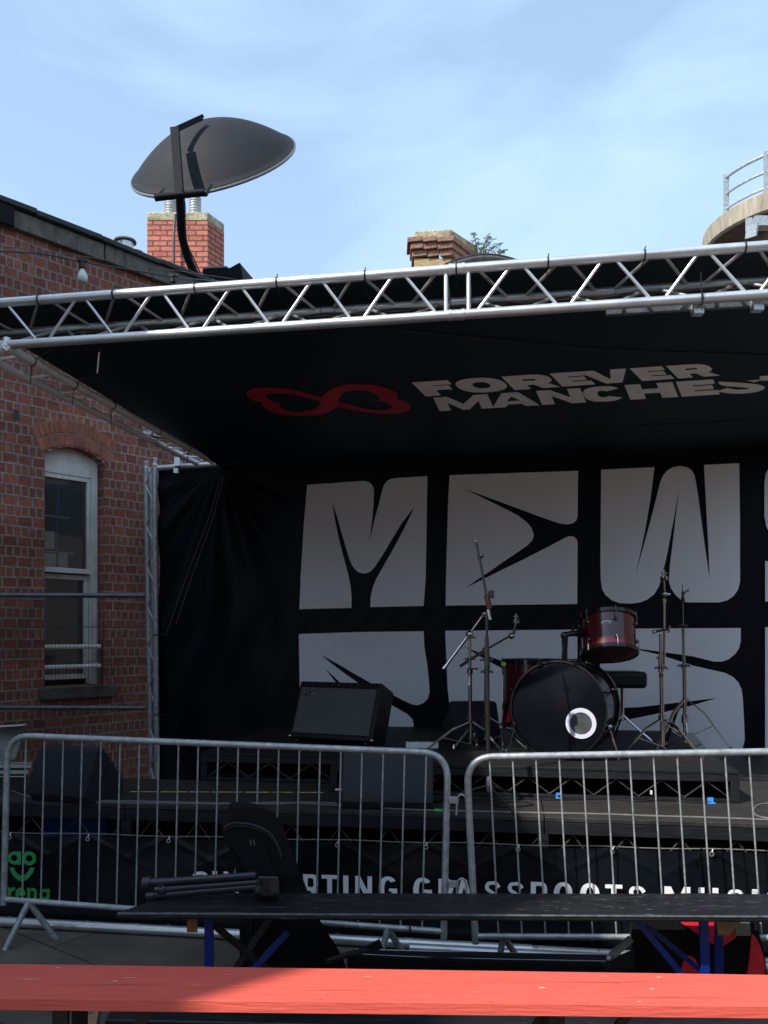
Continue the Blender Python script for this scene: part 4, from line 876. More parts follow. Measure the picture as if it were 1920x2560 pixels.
def script(b):   # silver flowing logo
    pts = [(-.30, .335), (-.285, .372), (-.262, .38), (-.275, .355), (-.29, .345), (-.262, .352), (-.25, .36), (-.243, .35), (-.232, .362), (-.222, .353), (-.212, .366), (-.2, .358), (-.19, .372), (-.175, .366), (-.165, .386)]
    b.tube(smooth_path([ap(x+.01, .002, z) for x, z in pts], 3), 0.0032, 5)
    b.tube([ap(-.29, .002, .33), ap(-.2, .002, .345), ap(-.158, .002, .36)], 0.0022, 5)
part('badge', M_CHROME, amp, script)
for sx in (-1, 1):
    part('corner', M_CHROME, amp, lambda b: b.ball(ap(sx*(AW/2-.005), .025, .012), 0.016, sub=2))
    part('tilt_leg', M_BLKMET, amp, lambda b: b.tube([ap(sx*(AW/2+.008), .12, .28), ao+Vector((sx*(AW/2+.01)*.95+.07, .24, -.015))], .007, 6))
    part('foot', M_CHROME, amp, lambda b: b.lathe([(.012, -.014), (.012, 0.0)], ap(sx*(AW/2-.06), .04, 0), n=12))
part('handle', M_LEATH, amp, lambda b: b.tube(smooth_path([ap(-.12, .13, AH), ap(-.1, .13, AH+.02), ap(.1, .13, AH+.02), ap(.12, .13, AH)], 4), .008, 6))

def qbox(name, m, c, size, label, cat, yaw=0.0, bev=0.004):
    o = B(); o.box(c, size, Matrix.Rotation(yaw, 3, 'Z')); return tag(o.build(name, m, None, bevel=bev, loc=c), label, cat)
es = thing('extension_socket', P(1055, 1870, 6.1), 'white multi-way power socket on the riser beside the cymbal stand foot', 'power socket')
ec = Vector((P(1055, 0, 6.05).x, 6.05, 0.825))
part('body', M_WHITE, es, lambda b: b.box(ec, (0.23, 0.06, 0.045)), bevel=0.005)
for i in range(3): part('socket_plate', M_GREY, es, lambda b: b.box(ec+Vector((-.075+i*.075, 0, .024)), (.05, .045, .004)), bevel=0.001)

# things at the far left of the deck
fc = thing('flight_case', G(10, 1980, ZD), 'grey case with raised lid at the far left end of the deck', 'flight case')
fy = 5.75
part('lid', M_GREY, fc, lambda b: b.prism([P(-70, 1822, fy), P(55, 1815, fy), P(64, 1812, fy+.1), P(56, 1842, fy+.1), P(38, 1898, fy), P(-70, 1930, fy)], Vector((0, 0.03, 0))), bevel=0.003)
part('lid_edge', M_WHITE, fc, lambda b: b.bar(P(-70, 1820, fy-.005), P(64, 1812, fy-.005), .05, .006))
part('case_body', M_SILV, fc, lambda b: b.hexa([Vector((x, y, z)) for z in (ZD, ZD+.14) for y in (5.45, 5.85) for x in (P(-90, 0, 5.5).x, P(-8, 0, 5.5).x)]), bevel=0.005)
rm = thing('slatted_ramp', G(45, 1975, ZD), 'silver slatted aluminium panel left of the turned wedge speaker', 'ramp')
for i, (ya, yb2, xr_) in enumerate(((1906, 1909, 80), (1911, 1920, 78), (1926, 1935, 71), (1940, 1943, 65))):
    part('slat', M_SILV, rm, lambda b: b.hexa([P(x, y, Y) for y in (yb2, ya) for Y in (5.4+.0*i, 5.43) for x in (-40, xr_)]), bevel=0.001)
part('frame', M_BLKMET, rm, lambda b: b.hexa([P(x, y, Y) for y in (1990, 1908) for Y in (5.44, 5.5) for x in (-40, 68)]), bevel=0.002)
bc = thing('blue_crate', Vector((-2.0, 5.3, 0)), 'ribbed blue plastic crate stored under the left of the deck', 'crate')
for i in range(7): part('rib', M_BLUEP, bc, lambda b: b.hexa([P(x, y, Y) for y in (2044+i*7+4.4, 2044+i*7) for Y in (5.35, 5.37) for x in (108, 268-i*7 if i < 5 else 200)]), bevel=0.001)
part('body', M_BLUEP, bc, lambda b: b.hexa([Vector((x, y, z)) for z in (0.0, .46) for y in (5.38, 5.6) for x in (-2.12, -1.75)]), bevel=0.006)

# mesh fence between wall and stage
fe = thing('mesh_fence', P(180, 1900, 6.7)*1, 'dark steel mesh fence panel in front of the brick wall', 'fence'); fe.location = (P(180, 0, 6.7).x, 6.7, 0)
for y in (1487, 1768): part('rail', M_STEELD, fe, lambda b: b.tube([P(-160, y, 6.7), P(362, y+2, 6.85)], 0.02, 12))
part('rail', M_STEELD, fe, lambda b: b.tube([P(-160, 2085, 6.7), P(362, 2085, 6.85)], 0.019, 12))
def wires(b):
    x = -150
    while x < 360: b.tube([P(x, 1492, 6.72), P(x, 2084, 6.72)], 0.0017, 4, False); x += 9.3
    for y in (1566, 1567, 1652, 1738, 1791, 1820, 1826, 1875, 1903, 1933): b.tube([P(-150, y, 6.71), P(360, y+1, 6.71)], 0.0022, 4, False)
part('wire_mesh', M_ROD, fe, wires, smooth=False)

# ------------------------------------------------------------------ drum kit
RZ = 0.8
bdc = P(1394, 1783, 5.5); bax = Vector((0.44, 0.90, 0)).normalized(); RB = 0.312
bass = thing('bass_drum', Vector((bdc.x, bdc.y+.1, RZ)), 'big black bass drum with a white ring round its port hole', 'drum')
bdc = bdc; bdc.z = RZ+RB+0.012
part('shell', M_BLKGLOSS, bass, lambda b: b.lathe([(RB-.012, .03), (RB-.012, .40)], bdc, bax, 64))
part('head', M_HEAD, bass, lambda b: b.lathe([(RB-.006, .012), (RB-.02, .006), (0.001, .004)], bdc, bax, 64))
part('head', M_HEAD, bass, lambda b: b.lathe([(RB-.006, .42), (0.001, .425)], bdc, bax, 64))
for z in (0, .395):
    part('hoop', M_BLKGLOSS, bass, lambda b: b.lathe([(RB-.004, z), (RB+.008, z), (RB+.008, z+.035), (RB-.004, z+.035)], bdc, bax, 64, True))
bside = bax.cross(Vector((0, 0, 1))).normalized(); bup = Vector((0, 0, 1))
def bp_(r, a, z): return bdc+bside*r*math.cos(R(a))+bup*r*math.sin(R(a))+bax*z
pc = P(1456, 1807, 5.47); rel = pc-bdc; cs, cu = rel.dot(bside), rel.dot(bup)
pcent = bdc+bside*cs+bup*cu
part('port_ring', M_RING, bass, lambda b: b.lathe([(.071, -.002), (.098, -.002), (.098, .002), (.071, .002)], pcent, bax, 48, True))
part('port_hole', mat('port_inside', (0.05, 0.05, 0.055), 0.7, 0, 0.4, 12), bass, lambda b: b.lathe([(.071, .0005), (.001, .0002)], pcent, bax, 40))
for a in range(22, 360, 45):
    part('tension_lug', M_BLKGLOSS, bass, lambda b: (b.tube([bp_(RB+.014, a, -.004), bp_(RB+.014, a, .14)], .005, 6), b.box(bp_(RB+.008, a, .0), (.03, .03, .014)), b.ball(bp_(RB+.008, a, .14), .016)))
    part('tension_lug', M_BLKGLOSS, bass, lambda b: (b.tube([bp_(RB+.014, a, .29), bp_(RB+.014, a, .435)], .005, 6), b.ball(bp_(RB+.008, a, .29), .016)))
for a, s_ in ((-28, 1), (208, -1)):
    hp = bp_(RB+.01, a, .1); ftp = hp+bside*0.0+Vector((s_*0.12, -.16, 0)); ftp.z = RZ
    if s_ < 0: hp = bp_(RB+.01, -28 if bside.x > 0 else 208, .1)
for sgn in (-1, 1):
    a = -20 if (sgn*bside.x > 0) else 200
    hp = bp_(RB+.01, a, .12); ftp = hp+Vector((sgn*0.07, .02, 0)); ftp.z = RZ+.004
    part('spur', M_CHROME, bass, lambda b: (b.tube([hp+Vector((-.3*sgn*.14, .04, .05)), hp, ftp], .009, 8), b.ball(hp, .024), b.lathe([(.012, 0), (.015, .03)], ftp, n=10)))
# tom on its arm
tcn = P(1521, 1590, 5.75); tax = Vector((0.03, 0.33, 0.94)).normalized(); RT, HT = 0.178, 0.27
M_DKCHR = mat('dark_chrome', (.14, .14, .15), .25, .8, .2, 10)
tom = thing('tom_drum', tcn-Vector((0, 0, .2)), 'glossy wine red tom drum with black hoops mounted above the bass drum', 'drum')
t0 = tcn-tax*HT/2
part('shell', M_DRUMRED, tom, lambda b: b.lathe([(RT, .01), (RT, HT-.01)], t0, tax, 64))
for z in (0, HT-.022): part('hoop', M_BLKGLOSS, tom, lambda b: b.lathe([(RT+.002, z), (RT+.013, z), (RT+.013, z+.026), (RT+.002, z+.026)], t0, tax, 64, True))
part('head', mat('smoky_drum_skin', (0.06, 0.02, 0.018), 0.25, 0, 0.3, 6, coat=.5), tom, lambda b: b.lathe([(.001, -.0), (RT, .004)], t0, tax, 48))
part('head', M_HEAD, tom, lambda b: b.lathe([(RT, HT-.004), (.001, HT)], t0, tax, 48))
tq = Vector((0, 0, 1)).rotation_difference(tax)
def tp(r, a, z): return t0+tq @ Vector((r*math.cos(R(a)), r*math.sin(R(a)), z))
for a in range(-88, 272, 60):
    part('tension_lug', M_DKCHR, tom, lambda b: (b.tube([tp(RT+.016, a, -.005), tp(RT+.016, a, .07)], .0032, 6), b.ball(tp(RT+.008, a, .072), .014, sub=2)))
    part('tension_lug', M_DKCHR, tom, lambda b: (b.tube([tp(RT+.016, a, HT-.07), tp(RT+.016, a, HT+.014)], .0032, 6), b.ball(tp(RT+.008, a, HT-.075), .014, sub=2)))
def badge(b):
    ctr = tp(RT+.002, -108, HT*.62)
    pts = [(-.034, 0), (-.022, .013), (.022, .013), (.034, 0), (.022, -.013), (-.022, -.013)]
    b.sheet([pts], lambda x, y: tp(RT+.003, -108+math.degrees(x/RT), HT*.62+y))
part('badge', M_SILV, tom, badge, smooth=False)
part('badge_word', M_BLKMET, tom, lambda b: [b.sheet([[(x, -.004), (x+.006, -.004), (x+.007, .005), (x+.001, .005)]], lambda x, y: tp(RT+.0045, -108+math.degrees(x/RT), HT*.62+y)) for x in (-.022, -.013, -.004, .005, .014)], smooth=False)
part('mount_arm', M_BLKGLOSS, tom, lambda b: (b.tube([P(1411, 1662, 5.62), P(1412, 1625, 5.62), P(1412, 1592, 5.62)], [.021, .018, .023], 12), b.tube([P(1409, 1594, 5.62), P(1413, 1586, 5.62), P(1430, 1584, 5.64), P(1458, 1582, 5.72)], .02, 12), b.ball(P(1411, 1589, 5.62), .026), b.box(P(1450, 1582, 5.72), (.04, .04, .06)), b.box(P(1411, 1660, 5.62), (.06, .06, .018)), b.tube([P(1432, 1567, 5.66), P(1432, 1590, 5.66)], .008, 6)), bevel=0.0)
# floor tom
fcx = Vector((P(1333, 0, 6.12).x, 6.12, 0)); RF = .215
ftm = thing('floor_tom', Vector((fcx.x, fcx.y, RZ)), 'dark red floor tom standing behind the bass drum', 'drum')
zt_ = P(1333, 1651, 6.12).z
part('shell', mat('dark_wine_lacquer', (0.05, 0.002, 0.005), 0.25, 0, .2, 3, coat=.4), ftm, lambda b: b.lathe([(RF, RZ+.17), (RF, zt_)], fcx, n=56))
for z in (RZ+.155, zt_-.02): part('hoop', M_BLKGLOSS, ftm, lambda b: b.lathe([(RF+.002, z), (RF+.013, z), (RF+.013, z+.03), (RF+.002, z+.03)], fcx, n=56, closed=True))
part('head', M_HEAD, ftm, lambda b: b.lathe([(RF, zt_), (.001, zt_+.004)], fcx, n=48))
for a in (200, 320, 80):
    q = fcx+Vector((math.cos(R(a)), math.sin(R(a)), 0))*(RF+.03)
    part('leg', M_CHROME, ftm, lambda b: (b.tube([q+Vector((0, 0, RZ+.01)), q+Vector((0, 0, RZ+.46))], .006, 8), b.box(q+Vector((0, 0, RZ+.3))-Vector((math.cos(R(a)), math.sin(R(a)), 0))*.015, (.035, .035, .05)), b.lathe([(.014, RZ), (.012, RZ+.03)], q, n=10)))
for a in range(190, 350, 40):
    q = fcx+Vector((math.cos(R(a)), math.sin(R(a)), 0))*(RF+.014)
    part('tension_lug', M_BLKMET, ftm, lambda b: b.tube([q+Vector((0, 0, zt_-.1)), q+Vector((0, 0, zt_+.02))], .005, 6))
part('tape_flag', mat('lime_tape', (0.4, 0.55, 0.05), 0.6), ftm, lambda b: b.box(P(1259, 1660, 6.02), (.03, .008, .025)))
# stool
stl = thing('drum_stool', Vector((P(1560, 0, 6.5).x, 6.5, RZ)), 'black padded drum stool behind the tom', 'stool')
sc2 = Vector((P(1556, 0, 6.5).x, 6.5, 0)); zse = P(0, 1680, 6.5).z
part('seat', M_LEATH, stl, lambda b: b.box(sc2+Vector((0, 0, zse-.055)), (.3, .3, .125)), bevel=0.03, seg=4)
part('post', M_CHROME, stl, lambda b: b.tube([sc2+Vector((0, 0, RZ+.15)), sc2+Vector((0, 0, zse-.12))], .014, 10))
for a in (90, 210, 330): part('leg', M_CHROME, stl, lambda b: b.tube([sc2+Vector((0, 0, RZ+.2)), sc2+Vector((.22*math.cos(R(a)), .22*math.sin(R(a)), RZ+.01))], .009, 8))

def tripod(t, base, hubz, legs, r=.007, m=M_CHROME, z0=RZ):
    for a, ln, kz in legs:
        d = Vector((math.cos(R(a)), math.sin(R(a)), 0))
        knee = base+d*ln*.45+Vector((0, 0, hubz-.05*1)); foot = base+d*ln+Vector((0, 0, z0+.008))
        kn = base+d*ln*.42; kn.z = z0+(hubz-z0)*.72
        low = Vector((base.x, base.y, z0+(hubz-z0)*.22)); mid = base+d*ln*.6; mid.z = z0+(hubz-z0)*.47
        hub = Vector((base.x, base.y, hubz))
        part('leg', m, t, lambda b: (b.bar(hub, kn, .026, .008), b.bar(kn, foot, .026, .008), b.bar(low, mid, .02, .006), b.lathe([(.014, -.006), (.011, .022)], foot, n=8)))
def wing(b, p, s=1.0): b.tube([p-Vector((.045*s, 0, 0)), p+Vector((.045*s, 0, 0))], .007*s, 6); b.ball(p+Vector((.04*s, 0, .0)), .012*s, .5, 1, 1.3, 2); b.ball(p-Vector((.04*s, 0, 0)), .011*s, .5, 1, 1, 2)
def collar(b, p, r, hgt=.035): b.lathe([(r, -hgt/2), (r, hgt/2)], p, n=12)
def cymtop(b, p, ax): b.lathe([(.006, 0), (.006, .03), (.022, .03), (.024, .038), (.024, .055), (.01, .056), (.01, .072), (.02, .074), (.02, .082), (.006, .084), (.006, .10)], p, ax, 14)
# cymbal stand A
Ya = 5.95; bA = Vector((P(1176, 0, Ya).x, Ya, 0))
sA = thing('cymbal_stand', bA+Vector((0, 0, RZ)), 'chrome boom cymbal stand at the left with its bare boom sloping down left', 'cymbal stand', 'bare cymbal stands')
part('lower_tube', M_CHROME, sA, lambda b: (b.tube([bA+Vector((0, 0, RZ+.06)), P(1175, 1672, Ya)], .0135, 12), collar(b, P(1175, 1678, Ya), .02), collar(b, P(1175, 1795, Ya), .022), wing(b, P(1182, 1672, Ya-.02), .8)))
part('tape_label', M_WHITE, sA, lambda b: b.lathe([(.0142, -.03), (.0142, .03)], P(1174, 1701, Ya), n=12))
part('upper_tube', M_CHROME, sA, lambda b: (b.tube([P(1175, 1675, Ya), P(1175, 1590, Ya)], .0095, 12), collar(b, P(1175, 1646, Ya), .015), wing(b, P(1175, 1648, Ya-.02), .8)))
part('boom', M_CHROME, sA, lambda b: (b.tube([P(1116, 1663, Ya-.05), P(1170, 1590, Ya-.02)], [.0115, .0115], 10), b.tube([P(1170, 1590, Ya-.02), P(1212, 1532, Ya)], .0075, 10), b.tube([P(1108, 1672, Ya-.05), P(1117, 1662, Ya-.05)], .013, 8)))
part('tilter', M_CHROME, sA, lambda b: (b.ball(P(1174, 1586, Ya-.02), .028, 1, .8, 1), wing(b, P(1178, 1594, Ya-.04), .7), b.ball(P(1210, 1535, Ya), .02)))
tripod(sA, bA, P(0, 1802, Ya).z, ((197, .34, 0), (318, .27, 0), (75, .3, 0), (262, .30, 0))[:3])
# cymbal stand B
Yb_ = 6.15; bB = Vector((P(1214, 0, Yb_).x, Yb_, 0))
sB = thing('cymbal_stand', bB+Vector((0, 0, RZ)), 'chrome cymbal stand behind the microphone stand with boom rising right to a felt top', 'cymbal stand', 'bare cymbal stands')
part('lower_tube', M_CHROME, sB, lambda b: (b.tube([bB+Vector((0, 0, RZ+.06)), P(1216, 1628, Yb_)], .0135, 12), wing(b, P(1216, 1650, Yb_-.02)), wing(b, P(1217, 1679, Yb_-.02)), collar(b, P(1217, 1679, Yb_), .022)))
part('boom', M_CHROME, sB, lambda b: (b.tube([P(1150, 1666, Yb_-.04), P(1212, 1626, Yb_-.02)], .011, 10), b.tube([P(1212, 1626, Yb_-.02), P(1278, 1588, Yb_)], .0075, 10), b.ball(P(1213, 1627, Yb_-.02), .027)))
part('tilter', M_CHROME, sB, lambda b: (b.ball(P(1279, 1590, Yb_), .024), b.tube([P(1282, 1592, Yb_), P(1287, 1570, Yb_)], .012, 10), cymtop(b, P(1288, 1568, Yb_), (.08, 0, 1))))
tripod(sB, bB, P(0, 1790, Yb_).z, ((335, .30, 0), (205, .26, 0), (90, .28, 0)))
# microphone stand
Ym = 5.0; bM = G(1222, 2014, ZD)
ms = thing('microphone_stand', bM, 'black microphone stand with empty boom leaning up left, in front of the drums', 'microphone stand')
ptop = P(1217, 1528, Ym)
part('lower_tube', M_BLKMET, ms, lambda b: (b.tube([bM+Vector((0, 0, .06)), P(1218, 1665, Ym)], .0125, 12), b.tube([P(1218, 1672, Ym), P(1217, 1592, Ym)], [.018, .011], 12)))
part('upper_tube', M_BLKMET, ms, lambda b: b.tube([P(1217, 1640, Ym), ptop], .008, 12))
part('boom', M_BLKMET, ms, lambda b: (b.tube([P(1226, 1545, Ym-.015), P(1224, 1521, Ym-.015), P(1216, 1487, Ym-.015), P(1202, 1412, Ym-.01), P(1190, 1354, Ym)], .0072, 10), b.tube([P(1200, 1400, Ym), P(1197, 1388, Ym)], .011, 10)))
part('boom_grip', mat('dark_red_sleeve', (0.028, 0.005, 0.006), 0.5), ms, lambda b: b.tube([P(1224, 1521, Ym-.015), P(1216, 1487, Ym-.015)], .0165, 12))
part('clutch', M_BLKMET, ms, lambda b: (b.box(P(1228, 1486, Ym-.015), (.03, .03, .045)), b.tube([P(1214, 1492, Ym-.015), P(1230, 1490, Ym-.015)], .008, 8), b.ball(P(1204, 1390, Ym-.01), .013), b.tube([P(1200, 1391, Ym), P(1208, 1388, Ym)], .005, 6)))
part('counter_rod', M_SILV, ms, lambda b: b.tube([P(1220, 1523, Ym-.015), P(1226, 1549, Ym-.015)], .0085, 8))
part('thread_tip', M_SILV, ms, lambda b: b.tube([P(1190, 1355, Ym), P(1189, 1350, Ym)], .006, 8))
for a in (165, 290, 40):
    d = Vector((math.cos(R(a)), math.sin(R(a)), 0))
    part('leg', M_BLKMET, ms, lambda b: (b.tube([bM+Vector((0, 0, .12)), bM+d*.31+Vector((0, 0, .014))], .0085, 8), b.tube([bM+d*.29+Vector((0, 0, .018)), bM+d*.335+Vector((0, 0, .012))], .012, 8)))
part('hub', M_SILV, ms, lambda b: b.lathe([(.012, .08), (.018, .1), (.018, .15), (.013, .17)], bM, n=14))
# cymbal stand C
Yc2 = 5.75; bC = Vector((P(1657, 0, Yc2).x, Yc2, 0))
sC = thing('cymbal_stand', bC+Vector((0, 0, RZ)), 'tall straight chrome cymbal stand right of the tom', 'cymbal stand', 'bare cymbal stands')
part('lower_tube', M_CHROME, sC, lambda b: (b.tube([bC+Vector((0, 0, RZ+.05)), P(1653, 1672, Yc2)], .0145, 14), collar(b, P(1653, 1670, Yc2), .02, .05), wing(b, P(1653, 1669, Yc2-.02)), collar(b, P(1655, 1794, Yc2), .025, .04)))
part('tape_band', mat('red_tape', (.25, .01, .01), .5), sC, lambda b: b.lathe([(.0152, -.012), (.0152, .012)], P(1653, 1689, Yc2), n=14))
part('middle_tube', M_CHROME, sC, lambda b: (b.tube([P(1653, 1672, Yc2), P(1651, 1585, Yc2)], .011, 12), b.tube([P(1660, 1665, Yc2), P(1661, 1582, Yc2)], .009, 10)))
part('clamp', M_CHROME, sC, lambda b: (b.tube([P(1634, 1580, Yc2-.02), P(1672, 1573, Yc2-.02)], .01, 10), b.tube([P(1672, 1582, Yc2-.02), P(1673, 1564, Yc2-.02)], .008, 8), b.ball(P(1635, 1580, Yc2-.02), .014), b.tube([P(1640, 1643, Yc2), P(1650, 1648, Yc2)], .007, 8), b.tube([P(1648, 1640, Yc2-.01), P(1650, 1668, Yc2-.01)], .009, 8)))
part('upper_tube', M_CHROME, sC, lambda b: (b.tube([P(1661, 1582, Yc2), P(1661, 1500, Yc2)], .0085, 12), collar(b, P(1661, 1502, Yc2), .012, .03), b.ball(P(1661, 1485, Yc2), .02), b.tube([P(1661, 1485, Yc2), P(1675, 1486, Yc2)], .008, 8)))
part('tilter', M_CHROME, sC, lambda b: (b.tube([P(1661, 1485, Yc2), P(1660, 1455, Yc2)], .007, 8), cymtop(b, P(1660, 1461, Yc2), (0, 0, 1))))
part('felt', M_BLKMET, sC, lambda b: b.lathe([(.022, -.012), (.024, 0), (.022, .014)], P(1659.5, 1447, Yc2), n=14))
tripod(sC, bC, P(0, 1795, Yc2).z, ((192, .30, 0), (312, .28, 0), (70, .3, 0)))
# hi-hat stand
Yh = 6.0; bH = Vector((P(1713, 0, Yh).x, Yh, 0))
sH = thing('hi_hat_stand', bH+Vector((0, 0, RZ)), 'chrome hi-hat stand with clutch on its rod, rightmost of the drum stands', 'hi-hat stand')
part('lower_tube', M_CHROME, sH, lambda b: (b.tube([bH+Vector((0, 0, RZ+.05)), P(1711, 1668, Yh)], .0145, 12), wing(b, P(1710, 1664, Yh-.02)), collar(b, P(1710, 1666, Yh), .02), b.lathe([(.022, -.03), (.026, 0), (.022, .03)], P(1712, 1797, Yh), n=12)))
part('upper_tube', M_CHROME, sH, lambda b: (b.tube([P(1710, 1668, Yh), P(1708, 1570, Yh)], .0105, 12)))
part('cup', M_BLKMET, sH, lambda b: b.lathe([(.012, -.012), (.03, -.004), (.034, 0), (.034, .006), (.012, .014)], P(1708, 1566, Yh), n=20))
part('rod', M_CHROME, sH, lambda b: b.tube([P(1708, 1568, Yh), P(1706, 1461, Yh)], .0035, 8))
part('clutch', M_BLKMET, sH, lambda b: (b.lathe([(.011, -.02), (.014, 0), (.011, .02)], P(1707, 1500, Yh), n=12), b.lathe([(.008, -.01), (.01, .03)], P(1707, 1489, Yh), n=10), b.tube([P(1708, 1488, Yh), P(1720, 1474, Yh)], .004, 6), b.tube([P(1712, 1480, Yh), P(1722, 1473, Yh), P(1720, 1480, Yh)], .003, 6)))
tripod(sH, bH, P(0, 1745, Yh).z, ((200, .24, 0), (345, .30, 0), (100, .28, 0)))
part('pedal', M_CHROME, sH, lambda b: (b.bar(bH+Vector((.0, -.32, RZ+.03)), bH+Vector((0, -.04, RZ+.12)), .08, .012), b.bar(bH+Vector((0, -.04, RZ+.12)), bH+Vector((0, 0, RZ+.25)), .01, .01)), bevel=.003)

# ------------------------------------------------------------------ front banner
YBN = 4.45
def bn(x, y, off=0.0): return SP(x, y, YBN-off)
def btop(x): return 2083+x*0.0242
def bbot(x): return 2300+x*0.052
ban = thing('printed_banner', SP(900, 2300, YBN), 'long black sponsor banner laced along the front of the stage', 'banner')
GX = [-20, 219, 421, 640-(-0), 843, 1065, 1295, 1531, 1779, 2030]
GX = [24, 219, 421, 631, 843, 1065, 1295, 1531, 1779, 2040]
def bnf(u, v):
    x = -220+2320*u; y = btop(x)+(bbot(x)-btop(x))*v
    sag = 0.0
    for a, c in zip(GX[:-1], GX[1:]):
        if a <= x <= c: f = (x-a)/(c-a); sag = math.sin(math.pi*f)
    y += sag*2.0*(1-v)
    d = 0.012*sag*(1-v)**2+0.008*math.sin(x*.012+v*5)*math.sin(v*math.pi)
    # creases falling from the eyelets
    for g in GX:
        dx = x-g; dy = (y-btop(x))
        if 0 < dy < 120 and abs(dx) < 150: d += 0.010*math.exp(-((abs(dx)-dy*1.9)/11)**2)*math.exp(-dy/60)
    return bn(x, y)-Vector((0, 1, 0))*d
part('sheet', M_BAN, ban, lambda b: b.grid(bnf, 400, 40), angle=80)
lets = [('S', 478, 521), ('U', 531, 571), ('P', 585, 623), ('P', 634, 672), ('O', 681, 725), ('R', 758, 796), ('T', 804, 844), ('I', 858, 871), ('N', 888, 930), ('G', 947, 993),
        ('G', 1033, 1080), ('R', 1096, 1134), ('A', 1138, 1182), ('S', 1209, 1250), ('S', 1266, 1308), ('R', 1327, 1369), ('O', 1384, 1432), ('O', 1450, 1499), ('T', 1513, 1556), ('S', 1569, 1613),
        ('M', 1661, 1726), ('U', 1746, 1796), ('S', 1815, 1860), ('I', 1880, 1894), ('C', 1915, 1960)]
for ch_, xa, xb in lets:
    g = glyph(ch_, .3, .155)
    def mp_(px, py): return xa+(xb-xa)*px, (2176+(xa+(xb-xa)*px-485)*.0337)+(1-py)*62
    part('letter', M_PRINT2, ban, lambda b: b.sheet([[mp_(*p) for p in lp] for lp in g], lambda x, y: bn(x, y, 0.032)), smooth=False)
# green smile logo
def gs(loops): part('smile_logo', M_GREEN, ban, lambda b: b.sheet(loops, lambda x, y: bn(x, y, 0.032)), smooth=False)
def ringl(cx, cy, ro, ri): return [[(cx+ro*math.cos(R(a)), cy+ro*math.sin(R(a))) for a in range(0, 360, 15)], [(cx+ri*math.cos(R(a)), cy+ri*math.sin(R(a))) for a in range(0, 360, 15)]]
gs(ringl(73, 2146, 17.5, 8.2))
def alet(cx, cy, ro, ri):
    o = [(cx+ro*math.cos(R(a)), cy+ro*math.sin(R(a))) for a in range(25, 336, 15)]
    o += [(cx+ro*.95, cy-ro), (cx+ro*1.0, cy-ro), (cx+ro*1.0, cy+ro), (cx+ro*.55, cy+ro), (cx+ro*.55, cy+ro*.8)]
    o = [p for p in o]
    return [[(cx+ro, cy-ro), (cx+ro, cy+ro), (cx+ro*.5, cy+ro)]+[(cx+ro*math.cos(R(a)), cy+ro*math.sin(R(a))) for a in range(62, 300, 14)]+[(cx+ro*.5, cy-ro)], [(cx-ro*.05+ri*math.cos(R(a)), cy+ri*math.sin(R(a))) for a in range(0, 360, 15)]]
gs(alet(36, 2145, 16.5, 8))
gs([[(23+64*i/20, 2169+34*math.sin(math.pi*i/20)**.7) for i in range(21)]+[(75-40*i/20, 2169+20*math.sin(math.pi*i/20)**.7) for i in range(21)]])
gs([[(20, 2219), (27, 2219), (27, 2224), (32, 2218), (38, 2218), (38, 2226), (31, 2227), (27.5, 2231), (27.5, 2252), (20, 2252)]])
er = [(51+12.5*math.cos(R(a)), 2235+16*math.sin(R(a))) for a in range(40, 361, 16)]
gs([er+[(63.5, 2239), (46, 2239)]+[(51+6*math.cos(R(a)), 2236+10*math.sin(R(a))) for a in range(140, 50, -20)]])
gs([[(68, 2220), (75, 2220), (75, 2223), (81, 2219), (88, 2221), (92, 2227), (92, 2252), (84.5, 2252), (84.5, 2230), (81, 2226), (77, 2227), (75.5, 2232), (75.5, 2252), (68, 2252)]])
gs([[(x*0.9+101-91.8+1.5, y+91) for x, y in lp] for lp in alet(112, 2145, 14, 7)])
for x in GX:
    for y in (btop(x)+9, bbot(x)-6):
        if y > 2200 and x > 1000: continue
        c = bn(x, y, 0.02)
        part('eyelet', M_SILV, ban, lambda b: b.lathe([(.0065, -.002), (.0125, -.002), (.0125, .002), (.0065, .002)], c, (0, 1, 0), 16, True))
    if x > 0: part('lace', M_WHITE, ban, lambda b: b.tube([bn(x+1, btop(x)+5, 0.022), bn(x+3, btop(x)-3, 0.01)], .003, 5))
part('rope', M_CORDG, ban, lambda b: b.tube(smooth_path([bn(x, btop(x)-3+1.5*math.sin(x*.02), -0.0) for x in range(-200, 2100, 90)], 3), .003, 5))

